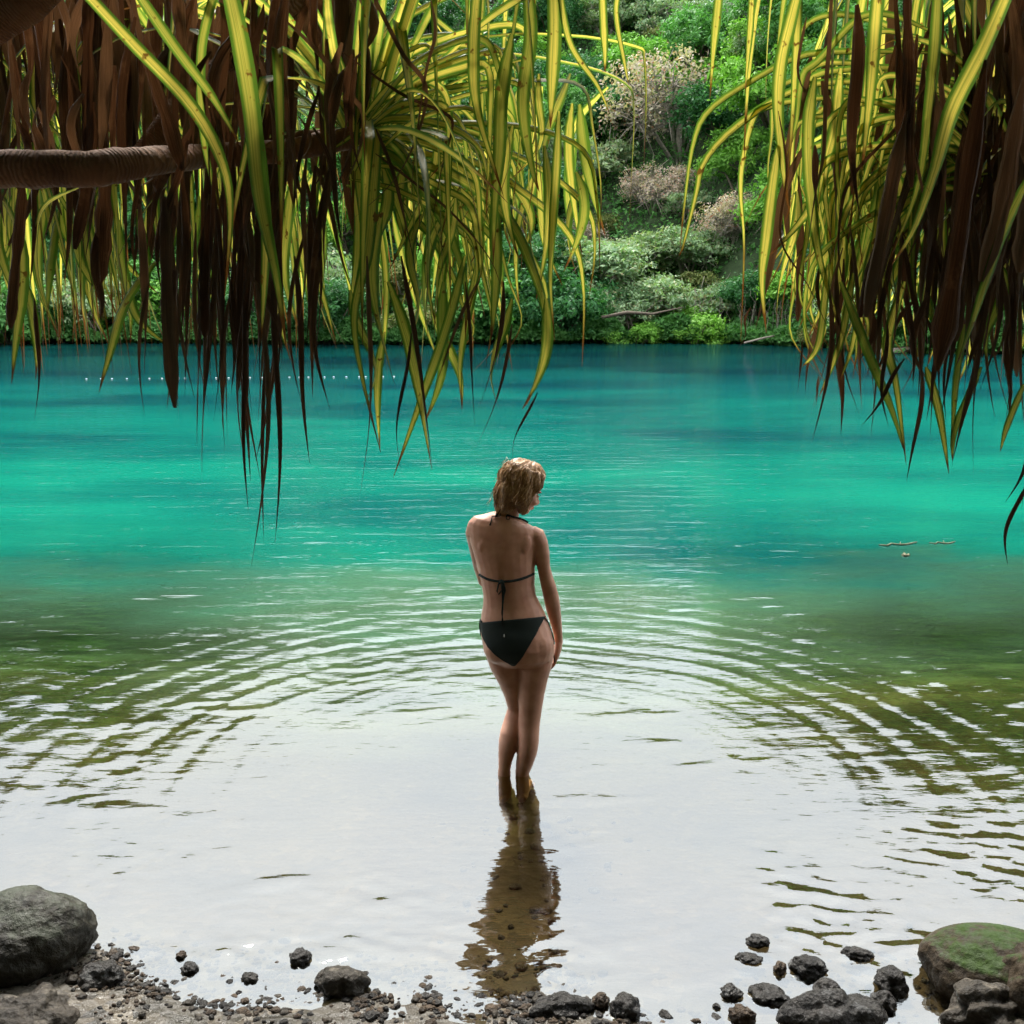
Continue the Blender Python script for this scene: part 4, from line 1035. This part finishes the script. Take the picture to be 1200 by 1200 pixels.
# locks lying over the hair
bm2=bmesh.new(); bm2.from_mesh(hair.data); HB=BVHTree.FromBMesh(bm2)
lk=MB(); r=random.Random(8)
for i in range(420):
    a0=r.uniform(-2.5,2.5); st0=hl(.0+r.uniform(-.015,.015),-.005+r.uniform(-.03,.05),.13)
    end_u=r.uniform(-.165,-.08); pts=[]
    a1=a0*.78; n=12; lift=r.uniform(.001,.006)
    for j in range(n+1):
        t=j/n; a=a0+(a1-a0)*t+.12*math.sin(t*5+i)
        u=.12+(end_u-.12)*t**1.15
        rad=.16
        q=hl(math.sin(a)*rad,-.02-math.cos(a)*rad,u)
        if a0>2.0 or a0<-2.0:
            if t>.55: break
        c=hl(0,-.03,u*.6)
        hit=HB.ray_cast(q,(c-q).normalized())
        if hit[0] is None: continue
        p=hit[0]+hit[1]*lift*(1+ (2.0*t if i%9==0 else 0))
        pts.append(p)
    if len(pts)>3: lk.tube(pts,[.0012]+[.0026]*(len(pts)-2)+[.0008],4,.6)
def lockpx(pix,rad,lift):
    pts=[]; m=len(pix)
    for j in range(13):
        t=j/12*(m-1); k=min(int(t),m-2); f_=t-k; x=pix[k][0]*(1-f_)+pix[k+1][0]*f_; y=pix[k][1]*(1-f_)+pix[k+1][1]*f_
        hit=HB.ray_cast(CAM,ray(x,y).normalized())
        if hit[0] is None: hit=HB.find_nearest(P(x,y,YB))
        pts.append(hit[0]+hit[1]*lift*math.sin(math.pi*min(1,.15+j/12)))
    lk.tube(pts,[rad*.4]+[rad]*11+[rad*.25],5,.5)
for i in range(240):
    t=r.random(); j=lambda s_=2.2: r.gauss(0,s_)
    if i%3==0:   a=[(632+j(),556+j()),(622+j(),562+10*t+j()),(606+j(),572+12*t+j()),(590+j(),576+12*t+j()),(585+j(),588+8*t)]
    elif i%3==1: a=[(612+j(5),543+j()),(600+j(),552+6*t+j()),(590+j(),568+8*t+j()),(586+5*t+j(),590+j()),(588+8*t,601)]
    else:        a=[(630+j(),562+j()),(622+j(),574+j()),(617+4*t+j(),588+j()),(612+6*t+j(1.5),600+j()),(613+6*t,608)]
    lockpx(a,r.uniform(.0010,.0026),r.uniform(.001,.007))
for i in range(60):  # wisps
    a=r.uniform(-1.9,1.6); q=hl(math.sin(a)*.09,-.03-math.cos(a)*.09,r.uniform(-.1,.12))
    d=(q-HC).normalized()*.5+Vector((r.gauss(0,.3),r.gauss(0,.3),-.8)); d.normalize()
    lk.tube([q,q+d*.02,q+d*.038+Vector((0,0,-.006))],[.0012,.001,.0004],4)
lk.build('hair_locks',HAIR,hair)
# eyes
EYE=mat_simple('eye_white',(.6,.58,.55),.2,.05); BROW=mat_simple('brow_hair',(.10,.06,.03),.7,.2); LIP=mat_simple('lip_skin',(.42,.16,.12),.45,.1)
for s in (-1,1):
    e=MB(); e.ellipsoid(hl(s*.028,.0775,-.004),HR*.0125,HF*.0085,HU*.0055,14,8); e.build('eye',EYE,wm)
    e=MB(); e.tube([hl(s*.014,.0905,.013),hl(s*.027,.0895,.019),hl(s*.043,.079,.014)],[.0022,.003,.0012],6); e.build('eyebrow',BROW,wm)
# bikini
CLOTH=Mat('dark_cloth'); cn=CLOTH.noise(geo(CLOTH),400,2).outputs[0]; CL=CLOTH.bsdf(CLOTH.ramp(cn,[(.3,(.006,.010,.009)),(.7,(.012,.019,.016))]),.75,CLOTH.bump(cn,.3,.002),.2)
def on_body(px,py,off=.004,yo=-.1):
    d=ray(px,py).normalized(); hit=BV.ray_cast(CAM,d)
    if hit[0] is None or abs(hit[0].y-YB)>.4: hit=BV.find_nearest(P(px,py,YB+yo))
    return hit[0]+hit[1]*off
def front_body(x,z,off=.004):
    hit=BV.ray_cast(Vector((x,YB+1.2,z)),Vector((0,-1,0)))
    if hit[0] is None or abs(hit[0].y-YB)>.3: hit=BV.find_nearest(Vector((x,YB+.05,z)))
    return hit[0]+hit[1]*off
def sheet(name,fn,nu,nv,parent,mat=CL,th=.002):
    V=[fn(i/nu,j/nv) for j in range(nv+1) for i in range(nu+1)]
    F=[(j*(nu+1)+i,j*(nu+1)+i+1,(j+1)*(nu+1)+i+1,(j+1)*(nu+1)+i) for j in range(nv) for i in range(nu)]
    for _ in range(2):
        W=[v.copy() for v in V]
        for j in range(1,nv):
            for i in range(1,nu):
                k=j*(nu+1)+i; W[k]=(V[k-1]+V[k+1]+V[k-nu-1]+V[k+nu+1]+V[k]*2)/6
        V=W
    o=mesh(name,V,F,mat,parent)
    m=o.modifiers.new('thick','SOLIDIFY'); m.thickness=th; m.offset=0; return o
def interp(tab,y):
    if y<=tab[0][0]: return tab[0][1]
    for (a,b),(c,d) in zip(tab,tab[1:]):
        if y<=c: return b+(d-b)*(y-a)/(c-a)
    return tab[-1][1]
Lt=[(724,564.5),(735,564.5),(745,566.5),(757,572),(767,581),(774,591),(779,600)]
Rt=[(724,638),(735,632),(745,627.5),(757,620),(767,614),(774,609),(779,604)]
def back_fn(u,v):
    py=728+(779-728)*v; xl=interp(Lt,py); xr=interp(Rt,py-4*(1-v))
    px=xl+(xr-xl)*u; py2=py+ (-5.5*(u)+1.5*(1-u))*(1-v)
    return on_body(px,py2,.006)
bot=sheet('bikini_bottom',back_fn,26,24,wm,th=.003)
zt=P(600,732,YB).z; zb_=P(604,786,YB).z; xl_=P(566,730,YB+.1).x; xr_=P(636,730,YB+.1).x; xm=(xl_+xr_)/2
sheet('front_panel',lambda u,v: front_body(xm+(xl_-xm)*(1-v)**.8*(1-2*u)*.95+.012*(1-2*u),zt+(zb_+.03-zt)*v,.006),18,18,bot)
def strap(name,pts,rad,parent,sm=True):
    m_=MB(); m_.tube(pts,rad,8,.6); return m_.build(name,CL,parent)
strap('side_tie',[on_body(637,724,.005),on_body(641,729,.005),on_body(645,740,.006),on_body(648,752,.006),on_body(650,765,.006),on_body(650.5,776,.005)],[.0045,.0035,.003,.003,.003,.004],bot)
strap('side_tie',[on_body(566,729,.006),P(563,726,YB),P(562,735,YB-.01),P(563.5,745,YB-.02)],[.004,.006,.003,.003],bot)
mm=MB(); a=on_body(591.5,745,.010); mm.ellipsoid(a,Vector((.0022,0,0)),Vector((0,.002,0)),Vector((0,0,.008)),8,6); mm.build('tag',mat_simple('tag_white',(.7,.7,.7),.5,.05),bot)
# top: back band, bow, tails, front cups, neck halter
band=[on_body(x,y,.004) for x,y in [(562.5,673),(566,675.5),(572,678.5),(580,680.5),(588,681.5),(598,681),(608,679),(617,676),(625,672)]]
top=strap('bikini_top',band,.0062,wm)
K=on_body(588,681,.008)
def dz(px,py,o): return on_body(px,py,o)
strap('bow',[K,dz(585,683,.016),dz(583.5,692,.014),dz(585,696,.010),dz(588,690,.016),K],.0042,top)
strap('bow',[K,dz(590,683,.018),dz(592,691,.014),dz(590.5,697,.010),dz(588,689,.016),K],.0052,top)
strap('tie_end',[K,dz(588.5,695,.012),dz(589,708,.008),dz(588.5,718,.008),dz(590,728,.008)],[.0045,.004,.003,.003,.003],top)
strap('tie_end',[K,dz(590,697,.014),dz(589.5,710,.010),dz(589.5,720,.010),dz(588.5,732,.010)],[.0045,.004,.003,.0025,.0025],top)
strap('knot',[K+Vector((-.008,0,.004)),K+Vector((0,-.004,0)),K+Vector((.008,0,-.002))],[.008,.011,.008],top)
for s,(x,y) in ((0,(573,664)),(1,(612,666))):
    c=P(x,y,YB+.1)
    sheet('cup',lambda u,v,c=c: front_body(c.x+(u-.5)*.115*(.25+.75*v),c.z+.075-.12*v,.005),12,12,top)
def nk(px,py): 
    return on_body(px,py,.007)
strap('halter_strap',[nk(x,y) for x,y in [(578,598),(582,601),(588,603),(595,604),(602,606),(609,609),(615,612),(618,614)]],.0052,top)
N0=nk(580,599)
strap('bow',[N0,nk(577,593)+Vector((0,-.01,0)),nk(580,591)+Vector((0,-.012,0)),nk(583,596)+Vector((0,-.008,0)),N0],.0034,top)
strap('bow',[nk(594,603),nk(593,608)+Vector((0,-.008,0)),nk(596,609)+Vector((0,-.008,0)),nk(598,604)],.0034,top)
strap('tie_end',[N0,nk(577,606),nk(576,611),nk(574.5,616)],[.003,.003,.003,.005],top)
bm.free(); bm2.free()

# ------------------------------------------------------------ light, sky, camera
SUN_EL,SUN_AZ=R(52),R(-12)      # azimuth from +Y towards +X
w=bpy.data.worlds.new('World'); bpy.context.scene.world=w; w.use_nodes=True; nt=w.node_tree; nt.nodes.clear()
out=nt.nodes.new('ShaderNodeOutputWorld'); bg=nt.nodes.new('ShaderNodeBackground'); sk=nt.nodes.new('ShaderNodeTexSky'); sk.sky_type='NISHITA'
sk.sun_disc=False; sk.sun_elevation=SUN_EL; sk.sun_rotation=SUN_AZ
tc=nt.nodes.new('ShaderNodeTexCoord'); sp=nt.nodes.new('ShaderNodeSeparateXYZ'); nt.links.new(tc.outputs['Generated'],sp.inputs[0])
rp_=nt.nodes.new('ShaderNodeValToRGB'); e=rp_.color_ramp.elements   # overcast: brighter towards the zenith
e[0].position=0; e[0].color=(4.6,4.8,5.0,1); e[1].position=1; e[1].color=(13,13.2,13.4,1)
nt.links.new(sp.outputs[2],rp_.inputs[0])
nz=nt.nodes.new('ShaderNodeTexNoise'); nz.inputs['Scale'].default_value=2.2; nz.inputs['Detail'].default_value=6; nt.links.new(tc.outputs['Generated'],nz.inputs['Vector'])
cr=nt.nodes.new('ShaderNodeValToRGB'); cr.color_ramp.elements[0].position=.3; cr.color_ramp.elements[0].color=(.72,.72,.72,1); cr.color_ramp.elements[1].position=.6; cr.color_ramp.elements[1].color=(1,1,1,1)
nt.links.new(nz.outputs[0],cr.inputs[0])
mx=nt.nodes.new('ShaderNodeMix'); mx.data_type='RGBA'; nt.links.new(cr.outputs[0],mx.inputs[0]); nt.links.new(sk.outputs[0],mx.inputs[6]); nt.links.new(rp_.outputs[0],mx.inputs[7])
nt.links.new(mx.outputs[2],bg.inputs[0]); bg.inputs[1].default_value=.12; nt.links.new(bg.outputs[0],out.inputs[0])
sl=bpy.data.lights.new('sun','SUN'); sl.energy=2.8; sl.angle=R(10); sl.color=(1,.95,.86)
so=bpy.data.objects.new('sun',sl); C.objects.link(so)
dv=Vector((math.sin(SUN_AZ)*math.cos(SUN_EL),math.cos(SUN_AZ)*math.cos(SUN_EL),math.sin(SUN_EL)))
so.rotation_euler=dv.to_track_quat('Z','Y').to_euler()
cd=bpy.data.cameras.new('camera'); cd.lens=36; cd.sensor_width=36; cd.clip_end=600; cd.clip_start=.05
co=bpy.data.objects.new('camera',cd); C.objects.link(co); co.location=CAM; co.rotation_euler=(R(90)-PITCH,0,0)
sc=bpy.context.scene; sc.camera=co
w.cycles.sampling_method='MANUAL'; w.cycles.sample_map_resolution=512
cy=sc.cycles; cy.max_bounces=6; cy.diffuse_bounces=2; cy.glossy_bounces=3; cy.transmission_bounces=4; cy.transparent_max_bounces=8; cy.use_adaptive_sampling=True; cy.adaptive_threshold=.03; cy.caustics_reflective=False; cy.caustics_refractive=False
sc.view_settings.view_transform='Standard'; sc.view_settings.look='None'; sc.view_settings.exposure=1.55; sc.view_settings.gamma=1
